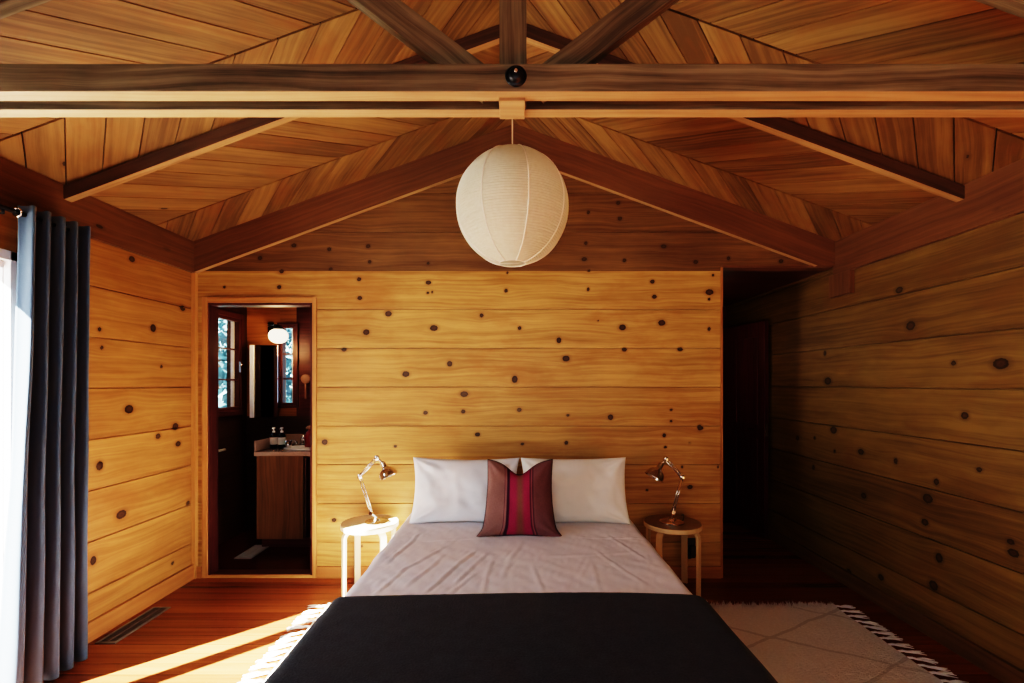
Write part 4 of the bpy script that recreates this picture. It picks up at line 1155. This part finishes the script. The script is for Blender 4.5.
t = thing('round_shaving_mirror', 'small round brown object on a thin stem beside the second bathroom window', 'hand mirror', (-2.03, 4.52, 1.25))
bm = newbm(); add_lathe(bm, [(0, 0), (.042, 0), (.046, .004), (.046, .012), (.04, .016), (0, .016)], 28, Matrix.Translation((-2.02, 4.525, 1.46)) @ rot_to((0, -1, 0))); obj('mirror_disc', bm, 'brown', t)
bm = newbm(); add_tube(bm, [(-2.02, 4.517, 1.42), (-2.02, 4.517, 1.27)], .010, 8); obj('stem', bm, 'brown', t)
t = thing('towel_bar', 'short pale bar fixed low on the bathroom side wall just inside the doorway', 'towel bar', (-2.58, 3.9, .92))
bm = newbm(); add_tube(bm, [(-2.599, 4.02, .84), (-2.54, 4.02, .84), (-2.535, 4.02, .84)], .008, 8); add_tube(bm, [(-2.54, 3.80, .84), (-2.54, 4.10, .84)], .012, 10); obj('rail', bm, 'white', t)

# ------------------------------------------------------------------ light, world, camera
def light(name, typ, loc, energy, color=(1, 1, 1), **kw):
    l = bpy.data.lights.new(name, typ); l.energy = energy; l.color = color
    for k, v in kw.items(): setattr(l, k, v)
    o = bpy.data.objects.new(name, l); COL.objects.link(o); o.location = loc; return o
def aim(o, d): o.rotation_euler = Vector(d).to_track_quat('-Z', 'Y').to_euler()
EL = math.radians(33)
s = light('sun', 'SUN', (-6, -3, 6), 165.0, (1.0, 0.93, 0.80), angle=math.radians(0.8))
aim(s, (0.733 * math.cos(EL), 0.680 * math.cos(EL), -math.sin(EL)))
a = light('door_skylight', 'AREA', (-2.6, 1.6, 1.15), 34.0, (0.86, 0.93, 1.0), shape='RECTANGLE', size=1.2, size_y=1.8)
aim(a, (1, 0.25, -0.35))
a = light('front_fill_light', 'AREA', (-0.6, YF + 0.05, 1.6), 13.0, (0.82, 1.0, 0.92), shape='RECTANGLE', size=2.6, size_y=1.4)  # unseen fill added behind the camera, greened against the red bounce
aim(a, (0, 1, 0.0))
light('passage_fill', 'POINT', (1.72, 4.3, 1.75), 1.7, (1.0, 0.72, 0.48), shadow_soft_size=0.12)  # unseen fill light added to brighten the passage
light('bath_lamp', 'POINT', (-2.19, 4.30, 1.74), 6.0, (1.0, 0.60, 0.28), shadow_soft_size=0.08)

w = bpy.data.worlds.new('world'); bpy.context.scene.world = w; w.use_nodes = True
nt = w.node_tree; nt.nodes.clear()
bg = nt.nodes.new('ShaderNodeBackground'); wo = nt.nodes.new('ShaderNodeOutputWorld')
bg.inputs[0].default_value = (0.62, 0.78, 1.0, 1); bg.inputs[1].default_value = 1.3
nt.links.new(bg.outputs[0], wo.inputs[0])

cam = bpy.data.cameras.new('camera'); co = bpy.data.objects.new('camera', cam); COL.objects.link(co)
co.location = (0, 0, 1.42); co.rotation_euler = (PI / 2, 0, 0)
cam.sensor_width = 36.0; cam.lens = 470.0 / 1024 * 36
cam.shift_x = -4.0 / 1024; cam.shift_y = 41.5 / 1024
cam.clip_start = 0.05
sc = bpy.context.scene
sc.camera = co
sc.view_settings.view_transform = 'Filmic'
sc.view_settings.look = 'Very High Contrast'
sc.view_settings.exposure = 0.42
sc.cycles.max_bounces = 8; sc.cycles.diffuse_bounces = 5; sc.cycles.transparent_max_bounces = 12
sc.cycles.sample_clamp_indirect = 6.0
sc.cycles.use_denoising = True
